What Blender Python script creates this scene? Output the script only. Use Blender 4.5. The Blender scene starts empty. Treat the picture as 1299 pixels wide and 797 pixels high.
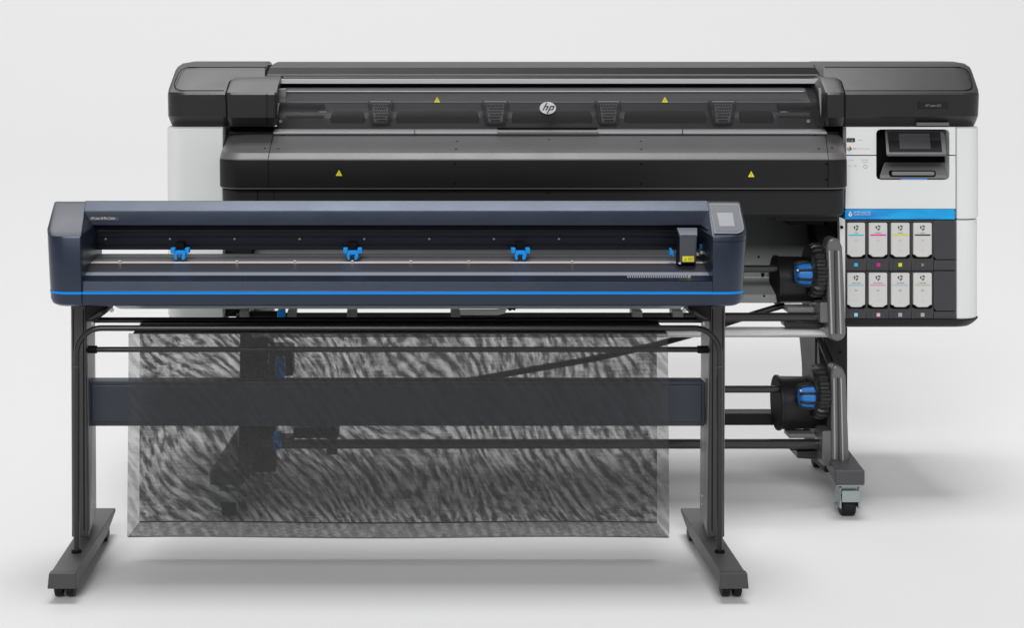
import bpy, math, random
from mathutils import Vector
random.seed(4)
SC = bpy.context.scene
COL = SC.collection
F, H, CX, CY = 2162.0, 1.59, 505.0, 60.0      # focal length in photo pixels, eye height, principal point

def X(px, d): return (px - CX) / F * d
def Z(py, d): return H - (py - CY) / F * d
def P(px, py, d): return Vector((X(px, d), d, Z(py, d)))

# ------------------------------------------------------------------ materials
MATS = {}
def mat(name, col, rough=0.45, metal=0.0, spec=0.5, bump=0.0, bscale=400.0, vary=0.0, coat=0.0, emit=None):
    if name in MATS: return MATS[name]
    m = bpy.data.materials.new(name); m.use_nodes = True
    nt = m.node_tree; b = nt.nodes['Principled BSDF']
    b.inputs['Base Color'].default_value = (*col, 1)
    b.inputs['Roughness'].default_value = rough
    b.inputs['Metallic'].default_value = metal
    b.inputs['Specular IOR Level'].default_value = spec
    b.inputs['Coat Weight'].default_value = coat
    tc = nt.nodes.new('ShaderNodeTexCoord')
    if bump:
        n = nt.nodes.new('ShaderNodeTexNoise'); n.inputs['Scale'].default_value = bscale; n.inputs['Detail'].default_value = 3
        nt.links.new(tc.outputs['Object'], n.inputs['Vector'])
        bp = nt.nodes.new('ShaderNodeBump'); bp.inputs['Strength'].default_value = bump; bp.inputs['Distance'].default_value = 0.001
        nt.links.new(n.outputs['Fac'], bp.inputs['Height']); nt.links.new(bp.outputs['Normal'], b.inputs['Normal'])
    if vary:
        n2 = nt.nodes.new('ShaderNodeTexNoise'); n2.inputs['Scale'].default_value = 7; n2.inputs['Detail'].default_value = 6
        nt.links.new(tc.outputs['Object'], n2.inputs['Vector'])
        mr = nt.nodes.new('ShaderNodeMapRange'); mr.inputs['To Min'].default_value = max(0.02, rough - vary); mr.inputs['To Max'].default_value = rough + vary
        nt.links.new(n2.outputs['Fac'], mr.inputs['Value']); nt.links.new(mr.outputs['Result'], b.inputs['Roughness'])
    if emit:
        b.inputs['Emission Color'].default_value = (*emit[0], 1); b.inputs['Emission Strength'].default_value = emit[1]
    MATS[name] = m
    return m

charcoal = mat('charcoal_plastic', (0.016, 0.016, 0.0172), 0.33, spec=0.42, bump=0.15, bscale=900, vary=0.06)
charcoal_l = mat('grey_coated_metal', (0.115, 0.115, 0.117), 0.40, spec=0.7, bump=0.12, bscale=700, vary=0.06)
blackp = mat('black_plastic', (0.012, 0.012, 0.0125), 0.45, spec=0.25, bump=0.2, vary=0.08)
matte_black = mat('matte_black', (0.005, 0.005, 0.006), 0.7, spec=0.15)
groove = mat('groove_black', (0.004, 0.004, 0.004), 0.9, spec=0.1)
white = mat('white_panel', (0.80, 0.81, 0.805), 0.42, bump=0.1, vary=0.05)
navy = mat('navy_coated_metal', (0.0125, 0.017, 0.033), 0.30, spec=0.65, bump=0.15, bscale=900, vary=0.06)
navy.node_tree.nodes['Principled BSDF'].inputs['Specular Tint'].default_value = (0.72, 0.82, 1.0, 1)
navy_dark = mat('navy_dark', (0.005, 0.006, 0.013), 0.42, spec=0.22, vary=0.06)
navy_beam = mat('navy_beam', (0.020, 0.026, 0.042), 0.35, vary=0.05)
leg_grey = mat('leg_grey_metal', (0.050, 0.050, 0.051), 0.38, bump=0.3, bscale=1200, vary=0.06)
foot_grey = mat('foot_grey_metal', (0.085, 0.085, 0.086), 0.42, bump=0.3, bscale=1200, vary=0.06)
tube_black = mat('black_tube', (0.014, 0.014, 0.015), 0.22, vary=0.05)
rod_dark = mat('dark_rod', (0.06, 0.06, 0.062), 0.25, metal=0.6)
alu = mat('brushed_aluminium', (0.62, 0.62, 0.62), 0.33, metal=0.85, vary=0.06)
silver = mat('silver_bar', (0.40, 0.40, 0.41), 0.35, metal=0.2)
tube_silver = mat('silver_tube', (0.72, 0.72, 0.72), 0.25, metal=0.3, vary=0.05)
platen = mat('platen_metal', (0.17, 0.18, 0.20), 0.35, metal=0.3, vary=0.06)
cream = mat('cutting_strip', (0.80, 0.68, 0.62), 0.5)
panel_grey = mat('inner_panel_metal', (0.145, 0.15, 0.148), 0.38, metal=0.2, bump=0.1, vary=0.05)
panel_light = mat('inner_panel_light', (0.36, 0.37, 0.365), 0.38, metal=0.2, vary=0.05)
stripe_blue = mat('blue_stripe', (0.0, 0.27, 0.88), 0.5, spec=0.15)
blue = mat('blue_plastic', (0.0, 0.29, 0.80), 0.4, spec=0.3)
bluel = mat('blue_lock_plastic', (0.015, 0.19, 0.58), 0.35)
yellow = mat('yellow_sticker', (0.85, 0.76, 0.03), 0.5)
yellow_d = mat('yellow_print', (0.25, 0.22, 0.02), 0.5)
zinc = mat('zinc_plated_steel', (0.36, 0.42, 0.415), 0.28, metal=0.85, vary=0.1)
rubber = mat('rubber_black', (0.010, 0.010, 0.010), 0.6, spec=0.25, bump=0.3)
screenm = mat('cutter_screen', (0.26, 0.275, 0.30), 0.35)
glassd = mat('dark_screen_glass', (0.012, 0.012, 0.014), 0.12)
glassg = mat('grey_screen_area', (0.055, 0.055, 0.058), 0.15)
bay = mat('bay_charcoal', (0.040, 0.040, 0.046), 0.5, bump=0.2, vary=0.05)
cart = mat('cartridge_shell', (0.66, 0.655, 0.64), 0.5)
ink_print = mat('dark_print', (0.03, 0.03, 0.03), 0.6)
faint_print = mat('faint_print', (0.42, 0.42, 0.42), 0.6)
white_print = mat('white_print', (0.8, 0.8, 0.8), 0.5)
arm_grey = mat('arm_grey_metal', (0.16, 0.16, 0.16), 0.33, metal=0.4, vary=0.06)
foot_dark = mat('stand_foot_dark', (0.060, 0.060, 0.068), 0.42, vary=0.05)
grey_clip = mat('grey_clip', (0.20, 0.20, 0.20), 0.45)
logo_silver = mat('logo_silver', (0.75, 0.75, 0.75), 0.3)
housing = mat('screen_housing', (0.12, 0.12, 0.122), 0.35, vary=0.05)
tray = mat('tray_grey', (0.20, 0.20, 0.20), 0.4)

def wave_blue():
    m = mat('blue_label', (0.0, 0.34, 0.80), 0.4); nt = m.node_tree
    tc = nt.nodes.new('ShaderNodeTexCoord'); w = nt.nodes.new('ShaderNodeTexNoise'); w.inputs['Scale'].default_value = 6
    mp = nt.nodes.new('ShaderNodeMapping'); mp.inputs['Rotation'].default_value = (0, 0.5, 0); mp.inputs['Scale'].default_value = (1, 1, 5)
    cr = nt.nodes.new('ShaderNodeValToRGB')
    cr.color_ramp.elements[0].position = 0.35; cr.color_ramp.elements[0].color = (0.0, 0.22, 0.66, 1)
    cr.color_ramp.elements[1].position = 0.6; cr.color_ramp.elements[1].color = (0.0, 0.42, 0.86, 1)
    nt.links.new(tc.outputs['Object'], mp.inputs[0]); nt.links.new(mp.outputs[0], w.inputs['Vector'])
    nt.links.new(w.outputs['Fac'], cr.inputs[0]); nt.links.new(cr.outputs[0], nt.nodes['Principled BSDF'].inputs['Base Color'])
    return m
blue_label = wave_blue()

def ribbed(name, col, rough, freq, strength=0.5, axis='Z', metal=0.2):
    m = mat(name, col, rough, metal=metal); nt = m.node_tree; b = nt.nodes['Principled BSDF']
    tc = nt.nodes.new('ShaderNodeTexCoord'); w = nt.nodes.new('ShaderNodeTexWave'); w.bands_direction = axis
    w.inputs['Scale'].default_value = freq
    bp = nt.nodes.new('ShaderNodeBump'); bp.inputs['Strength'].default_value = strength; bp.inputs['Distance'].default_value = 0.002
    nt.links.new(tc.outputs['Object'], w.inputs['Vector']); nt.links.new(w.outputs['Fac'], bp.inputs['Height'])
    nt.links.new(bp.outputs['Normal'], b.inputs['Normal'])
    return m
ribbed_platen = ribbed('ribbed_platen', (0.055, 0.06, 0.075), 0.35, 30, 0.4, 'Y', 0.3)
brushed_leg = ribbed('brushed_leg', (0.052, 0.052, 0.053), 0.36, 160, 0.25, 'X', 0.2)

def smoked():
    m = bpy.data.materials.new('smoked_window'); m.use_nodes = True; nt = m.node_tree
    for n in list(nt.nodes): nt.nodes.remove(n)
    o = nt.nodes.new('ShaderNodeOutputMaterial'); mx = nt.nodes.new('ShaderNodeMixShader')
    t = nt.nodes.new('ShaderNodeBsdfTransparent'); t.inputs[0].default_value = (0.93, 0.93, 0.94, 1)
    g = nt.nodes.new('ShaderNodeBsdfPrincipled'); g.inputs['Base Color'].default_value = (0.09, 0.09, 0.092, 1); g.inputs['Roughness'].default_value = 0.38
    mx.inputs[0].default_value = 0.11
    nt.links.new(t.outputs[0], mx.inputs[1]); nt.links.new(g.outputs[0], mx.inputs[2]); nt.links.new(mx.outputs[0], o.inputs[0])
    return m
smoke_glass = smoked()

def fabric(name, thr_lo, thr_hi, swirl, seed):
    """black woven mesh: transparency follows the weave's interference bands"""
    m = bpy.data.materials.new(name); m.use_nodes = True; nt = m.node_tree; N = nt.nodes.new; L = nt.links.new
    for n in list(nt.nodes): nt.nodes.remove(n)
    o = N('ShaderNodeOutputMaterial'); mx = N('ShaderNodeMixShader'); t = N('ShaderNodeBsdfTransparent')
    g = N('ShaderNodeBsdfPrincipled'); g.inputs['Base Color'].default_value = (0.045, 0.044, 0.043, 1); g.inputs['Specular IOR Level'].default_value = 0.15; g.inputs['Roughness'].default_value = 0.8
    tc = N('ShaderNodeTexCoord')
    off = N('ShaderNodeMapping'); off.inputs['Location'].default_value = (seed, seed * 2, seed * 3)
    L(tc.outputs['Object'], off.inputs[0])
    # slow warp that turns the streaks into swirls
    w = N('ShaderNodeTexNoise'); w.inputs['Scale'].default_value = 1.6; w.inputs['Detail'].default_value = 1.0
    L(off.outputs[0], w.inputs['Vector'])
    sub = N('ShaderNodeVectorMath'); sub.operation = 'SUBTRACT'; sub.inputs[1].default_value = (0.5, 0.5, 0.5); L(w.outputs['Color'], sub.inputs[0])
    sc = N('ShaderNodeVectorMath'); sc.operation = 'SCALE'; sc.inputs['Scale'].default_value = 0.50 * swirl; L(sub.outputs[0], sc.inputs[0])
    add = N('ShaderNodeVectorMath'); add.operation = 'ADD'; L(off.outputs[0], add.inputs[0]); L(sc.outputs[0], add.inputs[1])
    rot = N('ShaderNodeMapping'); rot.inputs['Rotation'].default_value = (0, math.radians(34), 0)
    L(add.outputs[0], rot.inputs[0])
    st = N('ShaderNodeMapping'); st.inputs['Scale'].default_value = (1.0, 1.0, 0.34); L(rot.outputs[0], st.inputs[0])
    n1 = N('ShaderNodeTexNoise'); n1.inputs['Scale'].default_value = 64; n1.inputs['Detail'].default_value = 2.5; n1.inputs['Roughness'].default_value = 0.45
    L(st.outputs[0], n1.inputs['Vector'])
    n2 = N('ShaderNodeTexNoise'); n2.inputs['Scale'].default_value = 140; n2.inputs['Detail'].default_value = 2.0
    st2 = N('ShaderNodeMapping'); st2.inputs['Scale'].default_value = (1.0, 1.0, 0.35); L(rot.outputs[0], st2.inputs[0]); L(st2.outputs[0], n2.inputs['Vector'])
    # the weave itself: fine horizontal threads
    st3 = N('ShaderNodeMapping'); st3.inputs['Scale'].default_value = (10.0, 1.0, 260.0); L(tc.outputs['Object'], st3.inputs[0])
    n3 = N('ShaderNodeTexNoise'); n3.inputs['Scale'].default_value = 1.0; n3.inputs['Detail'].default_value = 1.0; L(st3.outputs[0], n3.inputs['Vector'])
    a1 = N('ShaderNodeMath'); a1.operation = 'MULTIPLY_ADD'; a1.inputs[1].default_value = 0.42; L(n2.outputs['Fac'], a1.inputs[0])
    L(n1.outputs['Fac'], a1.inputs[2])
    a2 = N('ShaderNodeMath'); a2.operation = 'MULTIPLY_ADD'; a2.inputs[1].default_value = 0.26; L(n3.outputs['Fac'], a2.inputs[0]); L(a1.outputs[0], a2.inputs[2])
    wv = N('ShaderNodeTexWave'); wv.bands_direction = 'X'; wv.inputs["Scale"].default_value = 10.0; wv.inputs['Distortion'].default_value = 7.0
    wv.inputs['Detail'].default_value = 2.0; wv.inputs['Detail Scale'].default_value = 1.3; L(st2.outputs[0], wv.inputs['Vector'])
    a3 = N('ShaderNodeMath'); a3.operation = 'MULTIPLY_ADD'; a3.inputs[1].default_value = 0.20; L(wv.outputs['Fac'], a3.inputs[0]); L(a2.outputs[0], a3.inputs[2]); a2 = a3
    mr = N('ShaderNodeMapRange'); mr.interpolation_type = 'SMOOTHSTEP'
    mr.inputs['From Min'].default_value = 0.73; mr.inputs['From Max'].default_value = 1.17
    mr.inputs['To Min'].default_value = 1 - thr_lo; mr.inputs['To Max'].default_value = 1 - thr_hi
    L(a2.outputs[0], mr.inputs['Value']); L(mr.outputs['Result'], mx.inputs[0])
    cr = N('ShaderNodeMapRange'); cr.inputs['From Min'].default_value = 0.73; cr.inputs['From Max'].default_value = 1.17
    cr.inputs['To Min'].default_value = 0.050 - 0.022 * swirl; cr.inputs['To Max'].default_value = 0.050 + 0.060 * swirl
    cc = N('ShaderNodeCombineColor'); L(a2.outputs[0], cr.inputs['Value'])
    for k in range(3): L(cr.outputs['Result'], cc.inputs[k])
    L(cc.outputs[0], g.inputs['Base Color'])
    L(t.outputs[0], mx.inputs[1]); L(g.outputs[0], mx.inputs[2]); L(mx.outputs[0], o.inputs[0])
    return m
mesh_back = fabric('mesh_fabric_back', 0.10, 0.78, 0.9, 3.1)
mesh_front = fabric('mesh_fabric_front', 0.36, 0.60, 0.3, 7.7)

# ------------------------------------------------------------------ building
WPOS = {}
def wpos(o): return WPOS.get(o.name, Vector((0, 0, 0)))

def empty(name, loc, label, cat, group=None):
    o = bpy.data.objects.new(name, None); COL.objects.link(o); o.location = loc; o.empty_display_size = 0.1
    o['label'] = label; o['category'] = cat
    if group: o['group'] = group
    WPOS[o.name] = Vector(loc)
    return o

class MB:
    def __init__(s): s.v = []; s.f = []; s.sm = []
    def add(s, vs, fs, smooth=False):
        n = len(s.v); s.v += [Vector(a) for a in vs]; s.f += [[i + n for i in f] for f in fs]; s.sm += [smooth] * len(fs); return s
    def box(s, x0, x1, y0, y1, z0, z1):
        vs = [(x, y, z) for x in (x0, x1) for y in (y0, y1) for z in (z0, z1)]
        return s.add(vs, [(0, 1, 3, 2), (4, 6, 7, 5), (0, 4, 5, 1), (2, 3, 7, 6), (0, 2, 6, 4), (1, 5, 7, 3)])
    def pbox(s, px0, px1, py0, py1, d, t):            # front face seen at px0..px1, py0..py1 at distance d, t thick
        return s.box(X(px0, d), X(px1, d), d, d + t, Z(py1, d), Z(py0, d))
    def loft(s, rings, caps=True, smooth=False, closed=True):
        n = len(rings[0]); vs = [p for r in rings for p in r]; fs = []
        for k in range(len(rings) - 1):
            for i in range(n if closed else n - 1):
                j = (i + 1) % n
                fs.append((k * n + i, k * n + j, (k + 1) * n + j, (k + 1) * n + i))
        s.add(vs, fs, smooth)
        if caps:
            s.add(rings[0], [list(range(n))]); s.add(rings[-1], [list(range(n))[::-1]])
        return s
    def outline(s, pts, d, t, d2=None):                # closed outline in the picture plane at distance d, extruded t straight back
        a = [P(x, y, d) for x, y in pts]; b = [p + Vector((0, t, 0)) for p in a]
        return s.loft([a, b])
    def sweep(s, prof, x0, x1, px=True, dref=None):     # prof: closed list of (py, d); swept along x
        ring = [(d, Z(py, d)) for py, d in prof]
        return s.loft([[Vector((x, y, z)) for y, z in ring] for x in (x0, x1)])
    def cyl(s, a, b, r, n=20, r2=None, smooth=True):
        a = Vector(a); b = Vector(b); r2 = r if r2 is None else r2; w = (b - a).normalized()
        u = w.orthogonal().normalized(); v = w.cross(u)
        cs = [(math.cos(2 * math.pi * i / n), math.sin(2 * math.pi * i / n)) for i in range(n)]
        R = [[a + (u * c + v * q) * r for c, q in cs], [b + (u * c + v * q) * r2 for c, q in cs]]
        return s.loft(R, smooth=smooth)
    def lathe_x(s, x0, yc, zc, prof, n=32, smooth=True):  # prof: (dx, r)
        R = [[Vector((x0 + dx, yc + r * math.cos(2 * math.pi * i / n), zc + r * math.sin(2 * math.pi * i / n))) for i in range(n)] for dx, r in prof]
        return s.loft(R, smooth=smooth)
    def tube(s, path, r, n=12, flat=1.0):
        path = [Vector(p) for p in path]; R = []
        up = Vector((0, 1, 0))
        for i, p in enumerate(path):
            w = (path[min(i + 1, len(path) - 1)] - path[max(i - 1, 0)]).normalized()
            u = up.cross(w).normalized(); v = w.cross(u)
            R.append([p + u * (r * math.cos(2 * math.pi * k / n)) + v * (r * flat * math.sin(2 * math.pi * k / n)) for k in range(n)])
        return s.loft(R, smooth=True)
    def disc(s, c, rx, rz, t=0.0015, n=24):              # disc facing the front
        c = Vector(c); a = [c + Vector((rx * math.cos(2 * math.pi * i / n), 0, rz * math.sin(2 * math.pi * i / n))) for i in range(n)]
        return s.loft([a, [p + Vector((0, t, 0)) for p in a]])
    def build(s, name, m, parent=None, bevel=0.0, seg=2, label=None, **props):
        lo = Vector([min(v[i] for v in s.v) for i in range(3)]); hi = Vector([max(v[i] for v in s.v) for i in range(3)])
        c = (lo + hi) / 2
        me = bpy.data.meshes.new(name); me.from_pydata([v - c for v in s.v], [], s.f)
        import bmesh
        bm = bmesh.new(); bm.from_mesh(me); bmesh.ops.remove_doubles(bm, verts=bm.verts, dist=1e-6)
        bmesh.ops.dissolve_degenerate(bm, edges=bm.edges, dist=1e-6)
        bmesh.ops.recalc_face_normals(bm, faces=bm.faces); bm.to_mesh(me); bm.free()
        if any(s.sm):
            for p in me.polygons: p.use_smooth = True
            try: me.set_sharp_from_angle(angle=math.radians(26))
            except Exception: pass
        me.materials.append(m)
        o = bpy.data.objects.new(name, me); COL.objects.link(o)
        WPOS[o.name] = c.copy()
        if parent is not None:
            o.parent = parent; o.location = c - wpos(parent)
        else: o.location = c
        if bevel:
            b = o.modifiers.new('bevel', 'BEVEL'); b.width = bevel; b.segments = seg; b.limit_method = 'ANGLE'; b.angle_limit = math.radians(28); b.harden_normals = True
            for p in me.polygons: p.use_smooth = True
            try: me.set_sharp_from_angle(angle=math.radians(24))
            except Exception: pass
        if label: o['label'] = label
        for k, v in props.items(): o[k] = v
        return o

def rr(xl, xr, df, db, rl, rrad, z, n=7):               # ring: plan of a body, corners rounded at the front
    pts = [Vector((xl, db, z))]
    for i in range(n + 1):
        a = math.pi / 2 * i / n
        pts.append(Vector((xl + rl * (1 - math.cos(a)), df + rl * (1 - math.sin(a)), z)))
    for i in range(n + 1):
        a = math.pi / 2 * i / n
        pts.append(Vector((xr - rrad * (1 - math.sin(a)), df + rrad * (1 - math.cos(a)), z)))
    pts.append(Vector((xr, db, z)))
    return pts
def body(rings, db):                                    # rings: (py, px_left, px_right, d_front, radius_left, radius_right)
    return MB().loft([rr(X(a, d + rl), X(b, d + r_), d, db, rl, r_, Z(py, d)) for py, a, b, d, rl, r_ in rings], smooth=True)

def text(s, px, py, d, h_px, m, parent, name='lettering', w_px=None, align='LEFT', rx=90, shear=0.0, bold=0.0):
    cu = bpy.data.curves.new(name, 'FONT'); cu.body = s; cu.align_x = align; cu.shear = shear; cu.offset = bold
    cu.size = 1.0; cu.extrude = 0.0
    o = bpy.data.objects.new('tmp_text', cu); COL.objects.link(o)
    dg = bpy.context.evaluated_depsgraph_get(); dg.update()
    me = bpy.data.meshes.new_from_object(o.evaluated_get(dg)); bpy.data.objects.remove(o)
    xs = [v.co.x for v in me.vertices]; w = max(xs) - min(xs)
    sz = h_px / F * d / 0.70; sx = sz if w_px is None else w_px / F * d / w
    mb = MB(); ex = 0.0004
    base = P(px, py, d); c = math.cos(math.radians(90 - rx)); s_ = math.sin(math.radians(90 - rx))
    vs = []
    x0 = min(xs) if align == 'LEFT' else 0
    for v in me.vertices:
        hgt = v.co.y * sz
        vs.append(base + Vector(((v.co.x - x0) * sx, hgt * s_, hgt * c)))
    mb.add(vs, [list(p.vertices) for p in me.polygons])
    bpy.data.meshes.remove(me)
    return mb.build(name, m, parent)

# ================================================================== the setting
def backdrop():
    prof = [(-8, 0.0), (0, 0.0), (8, 0.0), (24, 0.0)]
    R = 40.0
    for i in range(1, 25):
        a = math.radians(32) * i / 24
        prof.append((24 + R * math.sin(a), R * (1 - math.cos(a))))
    mb = MB(); rings = [[Vector((x, y, z)) for y, z in prof] for x in (-30, 30)]
    mb.loft(rings, caps=False, smooth=True, closed=False)
    m = mat('studio_paper', (0.80, 0.80, 0.80), 0.75, spec=0.15, bump=0.05, bscale=60)
    o = mb.build('floor', m); o['kind'] = 'structure'; o['label'] = 'seamless pale grey studio floor sweeping up into the background'
    for p in o.data.polygons: p.use_smooth = True
backdrop()

# ================================================================== THE PRINTER
PR = empty('wide_format_printer', (X(695, 6.1), 6.1, 0), 'large black and white wide format printer standing behind the navy cutter', 'printer')
DB = 6.72
# --- top lid
LP = [(78, 6.52, 352.5, 1027), (80.5, 6.45, 347, 1030), (85.2, 6.292, 342, 1034), (94.0, 6.288, 338, 1040), (95.0, 6.275, 337.5, 1040.5), (96.2, 6.262, 337, 1041.5), (99.2, 6.26, 337, 1042), (100, 6.27, 337, 1042), (111, 6.29, 337, 1042), (140, 6.5, 345, 1030), (100, 6.60, 350, 1027)]
b = MB().loft([[Vector((X(r_[k], r_[1]), r_[1], Z(r_[0], r_[1]))) for r_ in LP] for k in (2, 3)])
lid = b.build('lid', charcoal, PR, bevel=0.002)
MB().sweep([(94.3, 6.280), (95.3, 6.264), (95.0, 6.29)], X(339, 6.23), X(1041, 6.23)).build('trim_line', silver, lid)
MB().sweep([(82, 6.50), (86.5, 6.40), (94, 6.32), (98, 6.30), (110, 6.4)], X(332, 6.3), X(1048, 6.3)).build('lid_gap', groove, PR)
hb = MB().sweep([(99.6, 6.15), (105.8, 6.14), (106.2, 6.16), (104, 6.22), (99.6, 6.195)], X(351, 6.16), X(1044, 6.16)).build('handle_bar', silver, PR, bevel=0.0015, label='silver bar along the top edge of the window')
MB().pbox(352, 1044, 106.2, 111, 6.18, 0.03).build('gap', groove, PR)
# --- end caps of the lid
CAPL = [(160.5, 219, 336, 6.00, .05, .002), (157, 217, 336, 5.985, .055, .002), (147.5, 213.5, 336, 5.95, .075, .002), (120, 213, 336, 5.95, .075, .002),
        (117.0, 213.6, 336, 5.959, .075, .002), (114.2, 214.0, 336, 5.99, .09, .002), (90, 222.5, 336, 6.24, .10, .002), (85, 225.5, 336, 6.31, .10, .002),
        (80.5, 232, 337, 6.42, .10, .002), (78, 246, 337, 6.52, .09, .002)]
capl = body(CAPL, DB).build('end_cap', charcoal, PR, bevel=0.0015, label='left end cap of the black lid')
CAPR = [(160.5, 1045, 1234, 6.00, .002, .05), (157, 1045, 1236, 5.985, .002, .055), (147.5, 1045, 1239.5, 5.95, .002, .075), (120, 1045, 1240.5, 5.95, .002, .075),
        (117.0, 1045, 1239.8, 5.959, .002, .075), (114.2, 1045, 1239.3, 5.99, .002, .09), (90, 1045, 1231, 6.24, .002, .10), (85, 1045, 1228.5, 6.31, .002, .10),
        (80.5, 1044, 1222, 6.42, .002, .10), (78, 1044, 1208, 6.52, .002, .09)]
capr = body(CAPR, DB).build('end_cap', charcoal, PR, bevel=0.0015, label='right end cap of the black lid with a nameplate')
np_ = MB().pbox(1165, 1203, 129.2, 137.4, 5.946, 0.006).build('nameplate', blackp, capr, bevel=0.001)
text('HP Latex 630', 1174, 135.2, 5.9445, 3.4, mat('nameplate_print', (0.22, 0.22, 0.22), 0.5), capr, w_px=19.5)
MB().pbox(1163, 1204, 155.2, 159.6, 5.965, 0.02).build('latch', charcoal_l, capr, bevel=0.001)
def inset(pts, parent):
    def dd(py): return 5.99 + (6.24 - 5.99) * (114.2 - py) / 24.2 if py > 90 else 6.24 + (90 - py) / 5 * .07
    MB().tube([P(x, y, dd(y)) + Vector((0, 0, .0004)) for x, y in pts], .0016, 8).build('panel_line', groove, parent)
inset([(284, 114.9), (250, 115), (232, 115), (225.5, 113.5), (221.5, 110.5), (221.3, 105), (226.5, 93), (230.5, 88), (237.6, 85.2), (338, 85)], capl)
inset([(1072, 115), (1200, 115), (1222, 115), (1229.5, 113.5), (1233.5, 110.5), (1233.3, 106), (1229.8, 93), (1226, 88), (1218.3, 85.2), (1046, 85)], capr)
# --- inner pods that hold the window
PODL = [(160, 291, 349, 5.95, .02, .012), (149, 288.5, 350, 5.915, .02, .010), (120, 287, 351, 5.915, .02, .010), (117.2, 287.6, 351, 5.923, .02, .010),
        (104, 292, 354, 6.05, .03, .01), (99, 296, 356, 6.12, .05, .01), (96, 303, 357, 6.2, .05, .01)]
body([(py - .4, a - 1.6, b_ , d + .02, rl, r_) for py, a, b_, d, rl, r_ in PODL], 6.5).build('pod_gap', groove, PR)
pl = body(PODL, 6.5).build('window_pod', charcoal, PR, bevel=0.002, label='left pod holding the window')
MB().outline([(338.2, 118.5), (338.9, 118.5), (338.9, 159.5), (338.2, 159.5)], 5.914, 0.01).build('seam', groove, pl)
PODR = [(160, 1050, 1069, 5.95, .012, .02), (149, 1048, 1071, 5.915, .010, .02), (120, 1047.5, 1071, 5.915, .010, .02), (117.2, 1047.3, 1070.5, 5.923, .010, .02),
        (104, 1042, 1066, 6.05, .01, .03), (99, 1041, 1062, 6.12, .01, .05), (96, 1040, 1054, 6.2, .01, .05)]
body([(py - .4, a, b_ + 1.6, d + .02, rl, r_) for py, a, b_, d, rl, r_ in PODR], 6.5).build('pod_gap', groove, PR)
body(PODR, 6.5).build('window_pod', charcoal, PR, bevel=0.002, label='right pod holding the window')
# --- inside of the print zone
MB().sweep([(110, 6.30), (113, 6.235), (129.8, 6.14), (129.8, 6.4), (110, 6.4)], X(352, 6.15), X(1046, 6.15)).build('upper_deck', mat('deck_grey', (0.26, 0.26, 0.262), 0.45), PR)
ip = MB().sweep([(130, 6.15), (141, 6.145), (150, 6.12), (170, 6.09), (170, 6.4), (130, 6.4)], X(352, 6.15), X(1046, 6.15)).build('print_zone', mat('print_zone_grey', (0.030, 0.030, 0.031), 0.45), PR)
vents = [(466, 499), (611, 646), (755, 789), (900, 935)]
ed = [416] + [v for a in vents for v in a] + [985]
for k in range(0, len(ed), 2):
    a, c = ed[k] + 2, ed[k + 1] - 2
    MB().outline([(a + 2, 157), (a + 1, 150), (a + 3, 143), (a + 7, 140.5), (c - 7, 140.5), (c - 3, 143), (c - 1, 150), (c - 2, 157)], 6.11, 0.03).build('recess', blackp, PR, bevel=0.004)
for a, c in vents:
    v = MB().outline([(a, 130), (a + 2, 127.5), (c - 2, 127.5), (c, 130), (c - 5, 156), (c - 8, 157.5), (a + 8, 157.5), (a + 5, 156)], 6.085, 0.05).build('fan_vent', charcoal, PR, bevel=0.004)
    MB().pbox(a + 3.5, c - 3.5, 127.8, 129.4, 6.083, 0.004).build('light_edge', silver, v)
    MB().outline([(a + 6, 132), (c - 6, 132), (c - 8.5, 154), (c - 10, 155), (a + 10, 155), (a + 8.5, 154)], 6.082, 0.004).build('grille_plate', charcoal_l, v, bevel=0.001)
    g = MB()
    for r in range(6):
        for q in range(6):
            px = a + 8.5 + q * 3.35 * (1 - .02 * r) + (1.6 if r % 2 else 0) + .5 * r * (1 - q / 2.5)
            if px > c - 7.5 - .3 * r: continue
            g.disc(P(px, 134 + r * 3.8, 6.0805), 0.0031, 0.0036, 0.001, 6)
    g.build('grille_holes', groove, v)
# small fittings visible at both ends of the window
MB().outline([(351, 112), (363.5, 112), (362, 128), (360.5, 129.5), (350.5, 129.5)], 6.06, 0.02).build('hinge_plate', mat('hinge_grey', (0.22, 0.22, 0.22), 0.4), PR, bevel=0.003)
MB().outline([(350.5, 130.5), (354.5, 130.5), (351.5, 148), (348.5, 148)], 5.99, 0.01).build('window_edge', silver, PR, bevel=0.001)
MB().outline([(1038.5, 111.5), (1041.5, 111.5), (1047.5, 147.5), (1041.5, 147.5)], 5.99, 0.01).build('window_edge', silver, PR, bevel=0.001)
for px in (356, 1025.5): MB().disc(P(px, 153.5, 6.07), 0.006, 0.006, 0.004).build('screw', alu, PR)
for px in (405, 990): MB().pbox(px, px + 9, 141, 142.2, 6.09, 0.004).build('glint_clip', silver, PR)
MB().pbox(362, 411, 131, 137, 6.10, 0.03).build('recess', blackp, PR, bevel=0.003)
MB().pbox(988, 1036, 131, 137, 6.10, 0.03).build('recess', blackp, PR, bevel=0.003)
# --- the window: a curved smoked sheet
wp = [(110.5, 6.17), (112.5, 6.13), (116, 6.10), (122, 6.06), (130, 6.03), (140, 6.015), (150, 6.01), (163.5, 6.01)]
ring0 = [(d, Z(py, d)) for py, d in wp]; ring = ring0 + [(y + 0.005, z + 0.001) for y, z in ring0[::-1]]
win = MB().loft([[Vector((x, y, z)) for y, z in ring] for x in (X(352, 6.03), X(1043, 6.03))], smooth=True).build('window', smoke_glass, PR)
MB().sweep([(115.0, 6.098), (116.2, 6.09), (115.6, 6.11)], X(363, 6.1), X(1019, 6.1)).build('trim_line', silver, win)
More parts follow.
